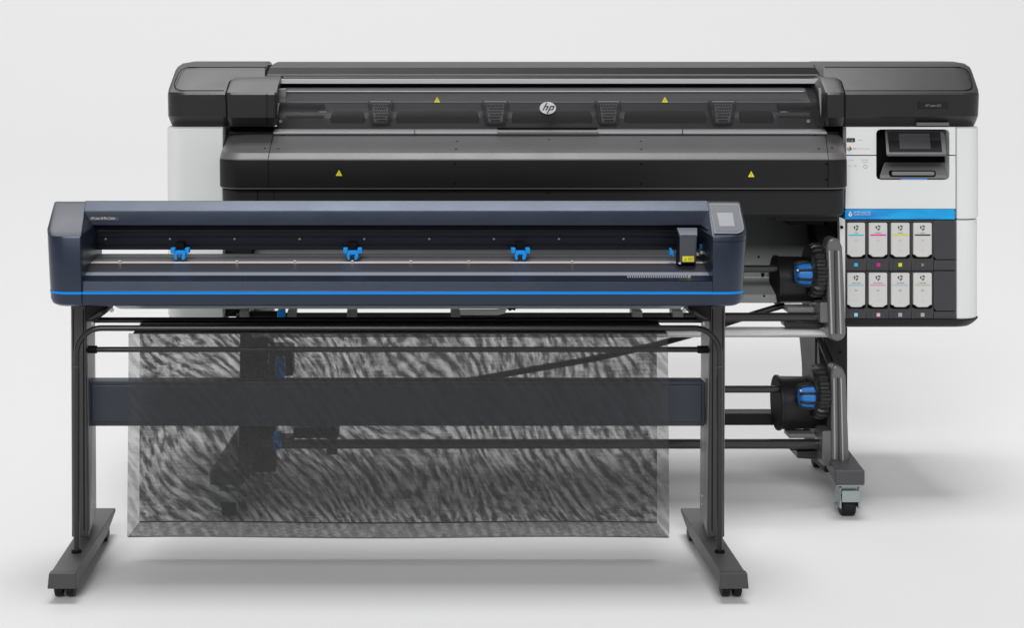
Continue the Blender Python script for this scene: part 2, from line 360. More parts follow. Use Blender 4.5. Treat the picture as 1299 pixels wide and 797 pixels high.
# logo on the window
lg = MB().disc(P(695, 137, 5.998), 10.4 / F * 6, 7.7 / F * 6, 0.006, 36).build('logo_badge', logo_silver, win, bevel=0.0015)
def slant(mb, x0, y0, x1, y1, w, d=5.9965):
    mb.outline([(x0 - w / 2, y0), (x0 + w / 2, y0), (x1 + w / 2, y1), (x1 - w / 2, y1)], d, 0.002)
lb = MB(); slant(lb, 693.9, 129.9, 688.9, 139.6, 1.5); lb.outline([(691.6, 134.3), (695.6, 134.0), (696.0, 135.2), (693.4, 139.6), (691.8, 139.6), (694.2, 135.4), (691.0, 135.4)], 5.9965, 0.002)
slant(lb, 699.0, 134.0, 694.2, 144.0, 1.5); lb.outline([(699.3, 134.0), (703.4, 134.0), (703.6, 135.2), (701.2, 139.4), (696.6, 139.5), (697.2, 138.4), (700.2, 138.4), (701.8, 135.4), (698.6, 135.4)], 5.9965, 0.002)
lb.build('logo_letters', ink_print, lg)
def warning(px, py, d, parent, s=3.9):
    t = MB().outline([(px - s, py + s * .85), (px + s, py + s * .85), (px, py - s)], d - 0.001, 0.002).build('warning_sticker', yellow, parent)
    MB().outline([(px - .35, py - 1.2), (px + .35, py - 1.2), (px + .25, py + 2.2), (px - .25, py + 2.2)], d - 0.002, 0.001).build('warning_mark', yellow_d, t)
warning(554.5, 126.5, 6.03, win); warning(843.5, 126.5, 6.03, win)
# --- strip below the window
MB().sweep([(163.6, 6.02), (167.3, 5.99), (170, 5.99), (170, 6.1), (163.6, 6.1)], X(347, 6), X(1048, 6)).build('sill_strip', silver, PR, bevel=0.001)
MB().sweep([(163.5, 6.012), (167.2, 5.982), (168.6, 5.985), (168.6, 6.03), (163.5, 6.03)], X(630, 6), X(759, 6)).build('sill_handle', mat('handle_silver', (0.36, 0.36, 0.365), 0.35, metal=0.2), PR, bevel=0.001)
MB().pbox(631, 758, 161.9, 163.3, 6.0, 0.02).build('handle_gap', groove, PR)
for px in (526, 866): MB().pbox(px - .3, px + .4, 163.5, 170, 5.985, 0.004).build('seam', groove, PR)
MB().sweep([(160, 6.05), (167, 6.02), (170, 6.02), (170, 6.3), (160, 6.3)], X(290, 6), X(347, 6)).build('side_strip', blackp, PR)
MB().sweep([(160, 6.05), (167, 6.02), (170, 6.02), (170, 6.3), (160, 6.3)], X(1048, 6), X(1066, 6)).build('side_strip', blackp, PR)
# --- front cover of the printer, rounded at both ends
cov = [(240, 281, 1071.5, 5.80, .07, .07), (237.8, 279.5, 1073, 5.80, .075, .075), (203, 279, 1073, 5.80, .075, .075), (201.8, 279, 1073, 5.801, .075, .075),
       (193.8, 281, 1071.5, 5.822, .08, .08), (192.5, 281.5, 1071, 5.834, .08, .08), (168.5, 292, 1066, 6.02, .10, .08), (167, 293, 1065.5, 6.04, .10, .08)]
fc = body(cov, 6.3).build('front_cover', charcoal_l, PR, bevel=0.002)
# dark vertical face of the cover (shade of the upright face put into its colour)
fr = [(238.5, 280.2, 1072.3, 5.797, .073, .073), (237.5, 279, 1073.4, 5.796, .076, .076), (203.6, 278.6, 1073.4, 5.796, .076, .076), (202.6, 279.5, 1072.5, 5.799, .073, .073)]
ff = body(fr, 6.29).build('front_fascia', mat('fascia_shaded', (0.008, 0.008, 0.0085), 0.5, spec=0.3, bump=0.15, vary=0.05), PR, bevel=0.001)
for a, c in ((340.2, 347), (1050.8, 1047)):
    MB().loft([[P(a - .35, 237.8, 5.7945), P(a + .35, 237.8, 5.7945), P(a + .35, 237.8, 5.80), P(a - .35, 237.8, 5.80)],
               [P(a - .35, 203, 5.7945), P(a + .35, 203, 5.7945), P(a + .35, 203, 5.80), P(a - .35, 203, 5.80)]]).build('seam', groove, ff)
    sm = [(201.8, 5.801, 0), (193.8, 5.822, .2), (192.5, 5.834, .25), (168.3, 6.02, 1)]
    MB().loft([[P(a + (c - a) * t + o, py - h, d - .001) for o, h in ((-.35, .0), (.35, .0), (.35, .45), (-.35, .45))] for py, d, t in sm]).build('seam', groove, fc)
warning(430, 219.5, 5.796, ff, 4.1); warning(953, 221, 5.796, ff, 4.1)
for px, py in ((577, 208), (577, 233), (813.5, 208), (813.5, 233), (1048.5, 208), (1048.5, 228)):
    MB().disc(P(px, py, 5.7945), 0.0036, 0.0036, 0.002, 10).build('screw', groove, ff)
for px, py, d in ((696.5, 177, 5.955), (580, 179, 5.94), (578.5, 189, 5.875), (813, 179, 5.94), (813.5, 189, 5.875), (359, 171.5, 5.994), (353, 188.5, 5.878), (336, 188, 5.88), (1034, 171.5, 5.994), (1038.5, 188.5, 5.878), (1055.5, 187.5, 5.885)):
    MB().cyl(P(px, py + .3, 5.834 + (192.5 - py) / 24.0 * .186), P(px, py - .5, 5.834 + (192.5 - py) / 24.0 * .186), 0.0045, 12).build('screw', groove, fc)
# --- panel below the cover
lp = [(275, 288, 1066, 5.84, .06, .06), (272, 284, 1069.5, 5.83, .07, .07), (241.5, 282, 1070.5, 5.825, .07, .07), (239.8, 283, 1069.5, 5.83, .07, .07)]
lo = body(lp, 6.28).build('lower_panel', mat('lower_panel_dark', (0.015, 0.015, 0.016), 0.48, spec=0.25, vary=0.05), PR, bevel=0.002)
MB().pbox(326, 326.8, 240.5, 272, 5.823, 0.003).build('seam', groove, lo)
MB().pbox(347.2, 347.7, 240.5, 272, 5.823, 0.003).build('seam', groove, lo)
MB().disc(P(696, 244.5, 5.823), 0.0036, 0.003, 0.002, 10).build('screw', groove, lo)
MB().pbox(982, 1062, 272, 281, 5.9, 0.3).build('underside_block', blackp, PR, bevel=0.004)
MB().pbox(1000, 1045, 280, 285, 5.95, 0.2).build('underside_block', matte_black, PR, bevel=0.004)

# --- print-zone back panel under the cover, seen right of the cutter
MB().sweep([(270, 6.20), (322, 6.16), (352, 6.14), (352, 6.2), (270, 6.26)], X(318, 6.16), X(1046, 6.16)).build('inner_panel', panel_grey, PR)
MB().sweep([(352.2, 6.14), (374, 6.00), (384, 5.98), (384.5, 6.0), (374, 6.04), (353, 6.2)], X(318, 6.1), X(1046, 6.1)).build('media_guide', panel_light, PR)
for px, py, d, r in ((962.5, 326, 6.155, .004), (1027, 313.5, 6.16, .003), (968, 349, 6.138, .005), (969.5, 376, 5.994, .004)):
    MB().disc(P(px, py, d), r, r, 0.004, 10).build('screw', groove, PR)
MB().outline([(966, 346.5), (969.6, 346.5), (969.6, 348.5), (968.6, 352), (967, 352), (966, 348.5)], 6.132, 0.006).build('keyhole', groove, PR)

MB().pbox(1046, 1072.5, 236, 404, 6.12, 0.4).build('side_wall', blackp, PR, bevel=0.004)
MB().pbox(1066, 1074, 160, 250, 6.01, 0.3).build('side_gap', groove, PR)
# --- side cabinets
def cabinet_left():
    R = [(404, 215, 283, 5.98, .06, .004), (402, 213.5, 283, 5.965, .065, .004), (163, 212.5, 283, 5.965, .065, .004), (161, 214, 283, 5.975, .06, .004)]
    b1 = body(R, DB).build('cabinet', white, PR, bevel=0.003, label='white left side cabinet')
    R = [(415, 220, 283, 6.0, .05, .01), (411, 216, 283, 5.98, .06, .004), (404.5, 215, 283, 5.975, .065, .004)]
    body(R, DB).build('cabinet_base', blackp, b1, bevel=0.003)
    MB().pbox(283, 319, 240, 402, 6.05, 0.4).build('side_wall', blackp, PR, bevel=0.004)
cabinet_left()
DW = 5.965
cr_ = empty('cabinet', (X(1150, DW), DW, Z(400, DW)), 'x', 'x'); cr_.parent = PR; cr_.location = Vector((X(1150, DW), DW, Z(400, DW))) - wpos(PR)
del cr_['category']; cr_['label'] = 'right side cabinet with touch screen, ink bay and blue label'
# upper front, in pieces round the screen opening (1112-1204 x 164-227.5)
fp = MB(); rad = 5
fp.outline([(1073.5, 161), (1212.3, 161), (1212.3, 196.4), (1204.3, 196.4), (1204.3, 169), (1203, 165.5), (1199, 164), (1117, 164), (1113, 165.5), (1111.8, 169), (1111.8, 196.4), (1073.5, 196.4)], DW, 0.05)
fp.build('upper_door', white, cr_, bevel=0.0015)
fp = MB()
fp.outline([(1073.5, 197.6), (1111.8, 197.6), (1111.8, 223), (1113, 226.5), (1117, 228), (1199, 228), (1203, 226.5), (1204.3, 223), (1204.3, 197.6), (1212.3, 197.6), (1212.3, 265), (1072.3, 265)], DW, 0.05)
fp.build('lower_door', white, cr_, bevel=0.0015)
MB().pbox(1072, 1214, 161, 266, DW + 0.055, 0.06).build('door_back', groove, cr_)
body([(278, 1213.3, 1238.5, DW + .003, .004, .07), (276, 1213.3, 1239.5, DW, .004, .07), (163, 1213.3, 1239.5, DW, .004, .07), (161, 1213.3, 1238, DW + .006, .004, .06)], DB).build('corner_column', white, cr_, bevel=0.002, label='upper half of the rounded white corner column')
body([(405, 1213.3, 1237, DW + .003, .004, .07), (402, 1213.3, 1238, DW, .004, .07), (281, 1213.3, 1238, DW, .004, .07), (279.3, 1213.3, 1237.5, DW + .003, .004, .07)], DB).build('corner_column', white, cr_, bevel=0.002, label='lower half of the rounded white corner column')
body([(278.6, 1073, 1235, DW + .014, .004, .07), (278.9, 1073, 1235, DW + .014, .004, .07)], DB).build('column_gap', groove, cr_)
body([(415, 1070, 1228, DW + .03, .01, .08), (412, 1070, 1233, DW + .01, .01, .08), (406.5, 1069, 1239, DW - .002, .01, .08), (404.8, 1069, 1239, DW - .002, .01, .08)], DB).build('cabinet_base', blackp, cr_, bevel=0.003)
MB().outline([(1072, 278.2), (1072, 268), (1073.5, 265.4), (1210, 265.4), (1211.3, 267), (1211.3, 278.2)], DW - 0.003, 0.05).build('blue_strip', blue_label, cr_, bevel=0.001)
text('HP 832 Latex Inks', 1083, 270.2, DW - 0.0042, 2.2, white_print, cr_, w_px=21.5)
text('SERIES SUPPLIES', 1083, 272.9, DW - 0.0042, 1.5, white_print, cr_, w_px=21.5)
dr = MB(); c0 = (1078.6, 271.8)
dr.outline([(c0[0], c0[1] - 4.2), (c0[0] + 2.2, c0[1]), (c0[0] + 2.3, c0[1] + 1.6), (c0[0], c0[1] + 3), (c0[0] - 2.3, c0[1] + 1.6), (c0[0] - 2.2, c0[1])], DW - 0.0045, 0.001)
dr.build('drop_mark', white_print, cr_)
MB().outline([(c0[0] + .2, c0[1] - 2), (c0[0] + 1.3, c0[1] + .4), (c0[0] + .9, c0[1] + 1.3), (c0[0] - .6, c0[1] + .6)], DW - 0.0055, 0.001).build('drop_core', blue_label, cr_)
# small marks on the white doors
MB().outline([(1074, 175.8), (1074.8, 175), (1084, 175), (1084.7, 175.8), (1084.7, 179.6), (1084, 180.3), (1074.8, 180.3), (1074, 179.6)], DW - 0.001, 0.002).build('certificate_mark', ink_print, cr_)
text('e', 1080.4, 179.2, DW - 0.0022, 2.6, white_print, cr_); text('3v3', 1075.3, 178.9, DW - 0.0022, 1.6, faint_print, cr_)
text('ENERGY', 1088.5, 178.3, DW - 0.001, 1.3, faint_print, cr_, w_px=6.5)
for k, (cc, nm) in enumerate((((0.8, 0.02, 0.35), 'm'), ((0.0, 0.55, 0.8), 'c'), ((0.85, 0.7, 0.0), 'y'), ((0.8, 0.05, 0.03), 'r'), ((0.1, 0.1, 0.1), 'k'))):
    q = [(1075.8, 189), (1077.4, 190.5), (1076.6, 187), (1078.6, 187.4), (1079.3, 188.8)][k]
    MB().disc(P(q[0], q[1], DW - 0.001 - k * .0004), 0.0035, 0.0042, 0.001, 10).build('colour_spot', mat('spot_' + nm, cc, 0.5), cr_)
text('HP-RTL', 1082.2, 189.3, DW - 0.001, 1.4, ink_print, cr_, w_px=5)
MB().pbox(1088, 1103.5, 188.4, 188.9, DW - 0.001, 0.002).build('fine_line', faint_print, cr_)
text('GREEN', 1076.5, 203.8, DW - 0.001, 1.2, faint_print, cr_, w_px=6.5)
text('UL  CE', 1076.5, 211.6, DW - 0.001, 2.4, faint_print, cr_, w_px=10)
text('CERTIFIED', 1092.5, 203.6, DW - 0.001, 1.5, faint_print, cr_, w_px=9.5); text('product', 1093.5, 206.2, DW - 0.001, 1.5, faint_print, cr_, w_px=7.5)
rg = MB(); 
for i in range(16):
    a0 = 2 * math.pi * i / 16; a1 = 2 * math.pi * (i + 1) / 16
    rg.outline([(1098 + 2.6 * math.cos(a0), 211.5 + 2.6 * math.sin(a0)), (1098 + 2.6 * math.cos(a1), 211.5 + 2.6 * math.sin(a1)), (1098 + 1.9 * math.cos(a1), 211.5 + 1.9 * math.sin(a1)), (1098 + 1.9 * math.cos(a0), 211.5 + 1.9 * math.sin(a0))], DW - 0.001, 0.002)
rg.build('ring_mark', faint_print, cr_)
# touch screen and its niche
MB().pbox(1110, 1206, 162.5, 230, DW + 0.10, 0.04).build('niche', matte_black, cr_)
hs = MB().loft([[P(1122.3, 165, 6.00), P(1198, 165, 6.00), P(1196, 165, 6.07), P(1124, 165, 6.07)],
                [P(1124.3, 196, 5.905), P(1201, 196, 5.905), P(1199, 196, 5.99), P(1127, 196, 5.99)],
                [P(1125.3, 198, 5.915), P(1199.5, 198, 5.915), P(1198, 198, 5.99), P(1128, 198, 5.99)]]).build('screen_housing', housing, cr_, bevel=0.004)
def scr(x0, y0, x1, y1, o):   # a rectangle lying on the housing's sloping face
    def q(x, y):
        t = (y - 165) / 31.0; d = 6.00 + (5.905 - 6.00) * t - o
        return P(x + 3.0 * (t - .5), y, d)
    a = [q(x0, y0), q(x1, y0), q(x1, y1), q(x0, y1)]; return [a, [p + Vector((0, .002, 0)) for p in a]]
sg = MB().loft(scr(1127, 167.5, 1194, 192.3, 0.0025)).build('touch_screen', glassd, hs)
MB().loft(scr(1141, 169.2, 1180, 189, 0.0045)).build('display_area', glassg, sg)
tr = MB().loft([[P(1124, 199, 6.04), P(1197, 199, 6.04), P(1197, 202, 6.06), P(1124, 202, 6.06)],
                [P(1116.3, 222, 5.975), P(1201.3, 222, 5.975), P(1201, 222, 6.05), P(1116, 222, 6.05)],
                [P(1116, 226.5, 5.97), P(1202, 226.5, 5.97), P(1202, 226.5, 6.05), P(1116, 226.5, 6.05)]]).build('lower_tray', tray, cr_, bevel=0.002)
MB().outline([(1130.5, 216.5), (1186, 216.5), (1187.3, 218), (1187.3, 222.6), (1186, 224), (1130.5, 224), (1129.2, 222.6), (1129.2, 218)], 5.966, 0.02).build('slot', groove, tr, bevel=0.002)
MB().outline([(1132.5, 217.5), (1184.5, 217.5), (1185.5, 219), (1185.5, 221.6), (1184.5, 222.4), (1132.5, 222.4), (1131.5, 221.6), (1131.5, 219)], 5.962, 0.01).build('grip', tray, tr, bevel=0.002)
MB().pbox(1143, 1176, 226.6, 227.6, 5.964, 0.004).build('blue_glint', mat('blue_glint_glow', (0.05, 0.25, 0.6), 0.3, emit=((0.1, 0.35, 0.9), 0.25)), tr)  # blue glint painted as a faintly glowing strip, no lamp there
# ink bay
MB().pbox(1071.5, 1213, 278.6, 404.8, DW + 0.05, 0.06).build('bay_back', groove, cr_)
bp_ = MB()
xs = [1073.2, 1099.6, 1127.8, 1156.0, 1184.2, 1212.6]
for k in range(5):
    a, c = xs[k] + .25, xs[k + 1] - .25
    if k < 4:
        for (y0, y1, y2, y3) in ((279.2, 281.6, 327, 343.2), (344, 345.4, 391, 404.4)):
            bp_.pbox(a, c, y0, y1, DW + .002, .05)
            bp_.pbox(a, a + 1.0, y1, y2, DW + .002, .05); bp_.pbox(c - 1.3, c, y1, y2, DW + .002, .05)
            bp_.pbox(a, c, y2, y3, DW + .002, .05)
    else:
        bp_.outline([(a, 279.2), (c, 279.2), (c, 329), (a + 3, 329), (a, 325)], DW + .002, .05)
        bp_.pbox(a, c, 330, 342.8, DW + .002, .05)
        bp_.outline([(a, 344), (c, 344), (c, 394.5), (a + 3, 394.5), (a, 390)], DW + .002, .05)
        bp_.pbox(a, c, 395.5, 404.4, DW + .002, .05)
bp_.build('ink_bay', bay, cr_, bevel=0.0012)
MB().outline([(1064.5, 275), (1072.3, 278.6), (1072.3, 405), (1069, 405), (1066.5, 330)], DW + .003, 0.03).build('bay_flange', white, cr_, bevel=0.001)
MB().disc(P(1067.8, 288.4, DW + .001), .006, .006, .003, 12).build('screw', groove, cr_)
chips = [((0.02, 0.50, 0.80), ''), ((0.80, 0.0, 0.30), 'M'), ((0.85, 0.80, 0.0), 'Y'), ((0.10, 0.10, 0.10), 'K'), ((0.30, 0.72, 0.80), ''), ((0.85, 0.45, 0.62), ''), ((0.60, 0.60, 0.72), 'OP'), ((0.60, 0.60, 0.45), 'OC')]
for k in range(8):
    px = [1085.9, 1114.3, 1142.0, 1170.4][k % 4]; py = 336 if k < 4 else 399.6
    f_ = MB().pbox(px - 9, px + 9, py - 4.2, py + 4.2, DW + .0005, .004).build('chip_frame', bay, cr_, bevel=0.0006)
    t = MB().pbox(px - 2.2, px + 2.2, py - 2.2, py + 2.2, DW - .0015, .003).build('colour_chip', mat('chip_%d' % k, chips[k][0], 0.5), cr_)
    if chips[k][1]: text(chips[k][1], px, py + 1.3, DW - .0025, 2.4, (white_print if k == 3 else yellow_d if k == 2 else ink_print), cr_, align='CENTER', w_px=(1.7 if len(chips[k][1]) == 1 else 3.2))

# ---- stand of the printer
def hplane(px, py, z):      # point of the picture lying at height z
    d = (H - z) * F / (py - CY); return Vector((X(px, d), d, z))
def printer_foot(xf0, xf1, xb0, xb1, lab):
    df = 5.72; zt = Z(597, df); zb = Z(616.5, df)
    db = 6.55
    a = [Vector((X(xf0, df), df, zb)), Vector((X(xf1, df), df, zb)), Vector((X(xf1, df), df, zt)), Vector((X(xf0, df), df, zt))]
    c = [Vector((X(xb0, db), db, zb)), Vector((X(xb1, db), db, zb)), Vector((X(xb1, db), db, zt)), Vector((X(xb0, db), db, zt))]
    ft = MB().loft([a, c]).build('stand_foot', foot_dark, PR, bevel=0.006, seg=3, label=lab)
    for dd in (5.78, 6.45):
        t = (dd - df) / (db - df); cx = (a[0].x + a[1].x) / 2 * (1 - t) + (c[0].x + c[1].x) / 2 * t
        cs = MB().box(cx - .044, cx + .044, dd - .045, dd + .045, zb - .007, zb)
        cs.box(cx - .028, cx + .028, dd - .03, dd + .03, zb - .03, zb - .007)
        cs.box(cx - .034, cx - .028, dd - .035, dd + .03, zb - .085, zb - .014); cs.box(cx + .028, cx + .034, dd - .035, dd + .03, zb - .085, zb - .014)
        cs.box(cx - .030, cx + .030, dd - .048, dd - .044, zb - .060, zb - .02)
        fork = cs.build('caster_fork', zinc, ft, bevel=0.002)
        MB().lathe_x(cx - .024, dd + .005, 0.036, [(0, .030), (.004, .036), (.044, .036), (.048, .030)], 28).build('wheel', rubber, ft, bevel=0.001)
        MB().cyl((cx - .042, dd + .005, .038), (cx + .042, dd + .005, .038), .006, 10).build('axle', zinc, ft)
printer_foot(1059.5, 1097.3, 1024, 1045, 'right foot of the printer stand')
printer_foot(266, 309, 310, 344, 'left foot of the printer stand')
MB().outline([(1036, 415), (1075.2, 415), (1075.2, 600), (1046, 600), (1044, 560), (1042, 480)], 6.08, 0.30).build('stand_leg', blackp, PR, bevel=0.004, label='right leg of the printer stand')
MB().outline([(304.5, 404), (341, 404), (339, 480), (338, 600), (303, 600)], 6.08, 0.30).build('stand_leg', blackp, PR, bevel=0.004, label='left leg of the printer stand')
MB().disc(P(1066, 447, 6.078), .004, .004, .004, 10).build('screw', groove, PR)
br = MB(); br.outline([(1036, 428), (1039, 427), (1058, 468), (1054, 470)], 6.02, 0.03); br.outline([(1044, 427), (1047, 426), (1062, 460), (1058, 462)], 6.0, 0.03); br.outline([(1034, 428), (1037, 428), (1037, 470), (1034, 470)], 6.04, 0.02)
br.build('cable_bracket', blackp, PR, bevel=0.003)
br2 = MB().outline([(1033, 284), (1052, 284), (1062, 300), (1062, 330), (1046, 330), (1036, 306)], 6.03, 0.12).build('arm_hinge', matte_black, PR, bevel=0.005)

def media_arm(pts, ribs, xb, lab):
    a = MB().outline(pts, 5.86, 0.07).build('media_arm', arm_grey, PR, bevel=0.012, seg=3, label=lab)
    for (x0, y0, x1, y1, m) in ribs:
        MB().outline([(x0, y0), (x0 + xb, y0), (x1 + xb, y1), (x1, y1)], 5.852, 0.01).build('rib', m, a, bevel=0.002)
rib_l = mat('rib_light', (0.46, 0.46, 0.46), 0.35, metal=0.3)
media_arm([(1048.5, 312), (1051, 304), (1057, 301), (1065, 304), (1069, 314), (1072, 380), (1073.5, 424), (1070, 431), (1062, 434), (1054, 431), (1051.5, 424), (1050, 370)],
          ((1051.0, 318, 1054, 424, rib_l), (1058.8, 318, 1060.2, 424, leg_grey), (1062.5, 318, 1065.5, 424, rib_l)), 2.4, 'upper right arm holding the top media roller')
media_arm([(1054.0, 478), (1056, 466), (1061, 463), (1069, 467), (1073.5, 478), (1076, 540), (1077.5, 584), (1074, 592), (1066, 596), (1058, 593), (1055.5, 585), (1054.5, 530)],
          ((1057.0, 480, 1058.4, 584, rib_l), (1062.8, 480, 1064.2, 588, leg_grey), (1066, 480, 1068.5, 586, rib_l)), 1.9, 'lower right arm holding the bottom media roller')
def rod(name, x0, x1, py, r_px, d, m, parent, **k):
    return MB().cyl(P(x0, py, d), Vector((X(x1, d), d, Z(py, d))), r_px / F * d, 24).build(name, m, parent, **k)
rod('tension_rod', 300, 1050, 402.3, 5.6, 5.93, rod_dark, PR)
rod('diverter_tube', 320, 1052, 421.5, 6.6, 5.98, tube_silver, PR, label='silver tube below the printer')
rod('tension_rod', 330, 1052, 563.5, 6.2, 5.93, rod_dark, PR)
MB().pbox(330, 1045, 525, 540, 6.10, 0.08).build('cross_bar', blackp, PR, bevel=0.003)
for (x0, x1, y0, y1) in ((1040, 1052.5, 383.5, 410), (1043, 1055.5, 547, 592)):
    MB().outline([(x0, y0 + 2), (x0 + 2, y0), (x1, y0), (x1, y1), (x0 + 2, y1), (x0, y1 - 2)], 5.87, 0.12).build('rod_collar', arm_grey, PR, bevel=0.005)
MB().pbox(999, 1033, 390, 397, 5.95, 0.08).build('roller_guide', mat('guide_grey', (0.25, 0.25, 0.25), 0.4), PR, bevel=0.003)
MB().outline([(994, 410), (1000, 408), (1044, 411), (1044, 416), (996, 415)], 5.94, 0.06).build('tray_edge', charcoal, PR, bevel=0.002)
MB().pbox(1001, 1034, 551, 556.5, 5.95, 0.08).build('roller_guide', grey_clip, PR, bevel=0.003)
MB().outline([(999, 568), (1043, 568), (1043, 573), (1003, 572)], 5.96, 0.08).build('tray_edge', blackp, PR, bevel=0.002)
MB().outline([(1011.5, 573), (1043, 572), (1043, 584), (1011.5, 582)], 5.95, 0.10).build('foot_stop', charcoal, PR, bevel=0.004)
# grey stops on the upper rod
for a, c in ((304, 316), (364.5, 376), (440, 453), (572, 584), (802, 815), (853, 867)):
    MB().pbox(a, c, 394.3, 404.5, 5.90, 0.07).build('rod_clip', grey_clip, PR, bevel=0.003)
MB().outline([(286, 402), (297, 394.5), (303, 394.5), (303, 402)], 5.93, 0.08).build('rod_bracket', matte_black, PR, bevel=0.002)
MB().outline([(584, 394), (632, 394), (644, 391), (640, 398), (632, 400), (584, 400)], 5.90, 0.03).build('sensor_bar', mat('sensor_white', (0.6, 0.6, 0.6), 0.4), PR, bevel=0.002)
sb = MB().outline([(315, 396), (352, 396), (352, 400), (315, 400)], 5.91, 0.03).build('black_clip', matte_black, PR, bevel=0.002)
# curved diverter brace seen through the mesh and right of it
pts = [(995, 387), (960, 397.5), (925, 409), (880, 424), (830, 438), (760, 454), (680, 468), (600, 482), (560, 487)]
MB().tube([P(x, y, 6.03 + .02 * i / 8) for i, (x, y) in enumerate(pts)], 4.0 / F * 6.0, 12, 1.6).build('diverter_arm', blackp, PR)
# blue handles on the left side of the printer
for (x0, x1, y0, y1) in ((351.5, 361.5, 394, 404.5), (349, 361, 455, 482), (346, 357.5, 551, 571)):
    bb = MB().pbox(x0, x1, y0, y1, 5.89, 0.05).build('lock_lever', blue, PR, bevel=0.005)
lh = MB()
lh.pbox(341, 372, 556, 566, 5.92, .08); lh.pbox(336, 350, 470, 600, 5.97, .08)
lh.pbox(372, 430, 543, 557, 6.0, .10); lh.pbox(414, 428, 543, 578, 5.98, .06)
lh.build('media_arm', charcoal, PR, bevel=0.006, label='left arm of the printer stand seen through the mesh')
MB().pbox(341, 372, 440, 478, 5.97, .10).build('media_arm', charcoal, PR, bevel=0.008, label='upper left arm seen through the mesh')

# ================================================================== SPINDLES (lift out of the printer)
def spindle(py, label, hub, x_off):
    d = 5.98; yc = d; zc = Z(py, d)
    sp = empty('media_spindle', (X(1000 + x_off, d), yc, zc), label, 'spindle', 'media spindles under the printer')
    rod('shaft', 330, 1030 + x_off, py, 4.6, d, rod_dark, sp)
    hx = X(hub[0], 5.95)
    r = (hub[3] - hub[2]) / 2 / F * 5.95
    hz = Z((hub[2] + hub[3]) / 2, 5.95); hl = X(hub[1], 5.95) - hx
    MB().lathe_x(hx, 6.02, hz, [(0, r * .93), (0, r), (.008, r * 1.0), (.010, r * .955), (hl, r * .93), (hl, r * .5)], 48).build('core_flange', mat('flange_black', (0.010, 0.010, 0.010), 0.4, spec=0.35, vary=0.05), sp)
    MB().lathe_x(hx - .0015, 6.02, hz, [(0, r * .90), (0, r * .985), (.0012, r * .985), (.0012, r * .90)], 48).build('flange_ring', matte_black, sp)
    MB().lathe_x(hx - .0008, 6.02, hz, [(0, r * .895), (.0006, r * .895)], 48).build('flange_face', groove, sp)
    gx = X(1029 + x_off, 5.9); R = 35 / F * 5.93; n = 22; g = MB(); prof = []
    ring = []
    for i in range(n * 6):
        a = 2 * math.pi * i / (n * 6); k = 1.0 if (i % 6) in (1, 2, 3) else 0.925
        ring.append((math.cos(a) * R * k, math.sin(a) * R * k))
    g.loft([[Vector((gx + dx, 5.94 + y * s_, zc + z * s_)) for y, z in ring] for dx, s_ in ((0.0, .90), (.012, 1.0), (.038, 1.0), (.046, .94))])
    g.build('hand_wheel', charcoal, sp, bevel=0.0015)
    MB().lathe_x(gx - .006, 5.94, zc, [(0, R * .80), (0.0, R * .86), (.01, R * .90)], 40).build('wheel_face', blackp, sp)
    lx = X(1012 + x_off, 5.85); lr = 15.5 / F * 5.88
    lk = MB().lathe_x(lx, 5.875, zc - .003, [(0, lr * .72), (.005, lr * .86), (.02, lr * .93), (.044, lr * .97), (.05, lr * .8)], 32).build('blue_lock', bluel, sp, label='blue lever lock of the spindle')
    rb = MB()
    for i in range(8):
        a = math.radians(90 + 45 * i + 22)
        c0 = Vector((0, math.cos(a), math.sin(a)))
        rb.tube([Vector((lx + dx, 5.875, zc - .003)) + c0 * lr * k for dx, k in ((-.004, .80), (.004, .93), (.02, 1.03), (.040, 1.06), (.052, .9))], 0.0042, 8)
    rb.build('lock_ribs', blackp, lk)
    MB().disc(P(1012 + x_off, py + 2, 5.83), .004, .004, .004, 10).build('lock_screw', alu, sp)
spindle(341, 'upper spindle with black rod, toothed wheel and blue lock beside the cartridges', (988.5, 1045, 327, 390), 0)
spindle(494, 'lower spindle with black rod, toothed wheel and blue lock above the printer caster', (990.5, 1048, 481, 551.5), 4)

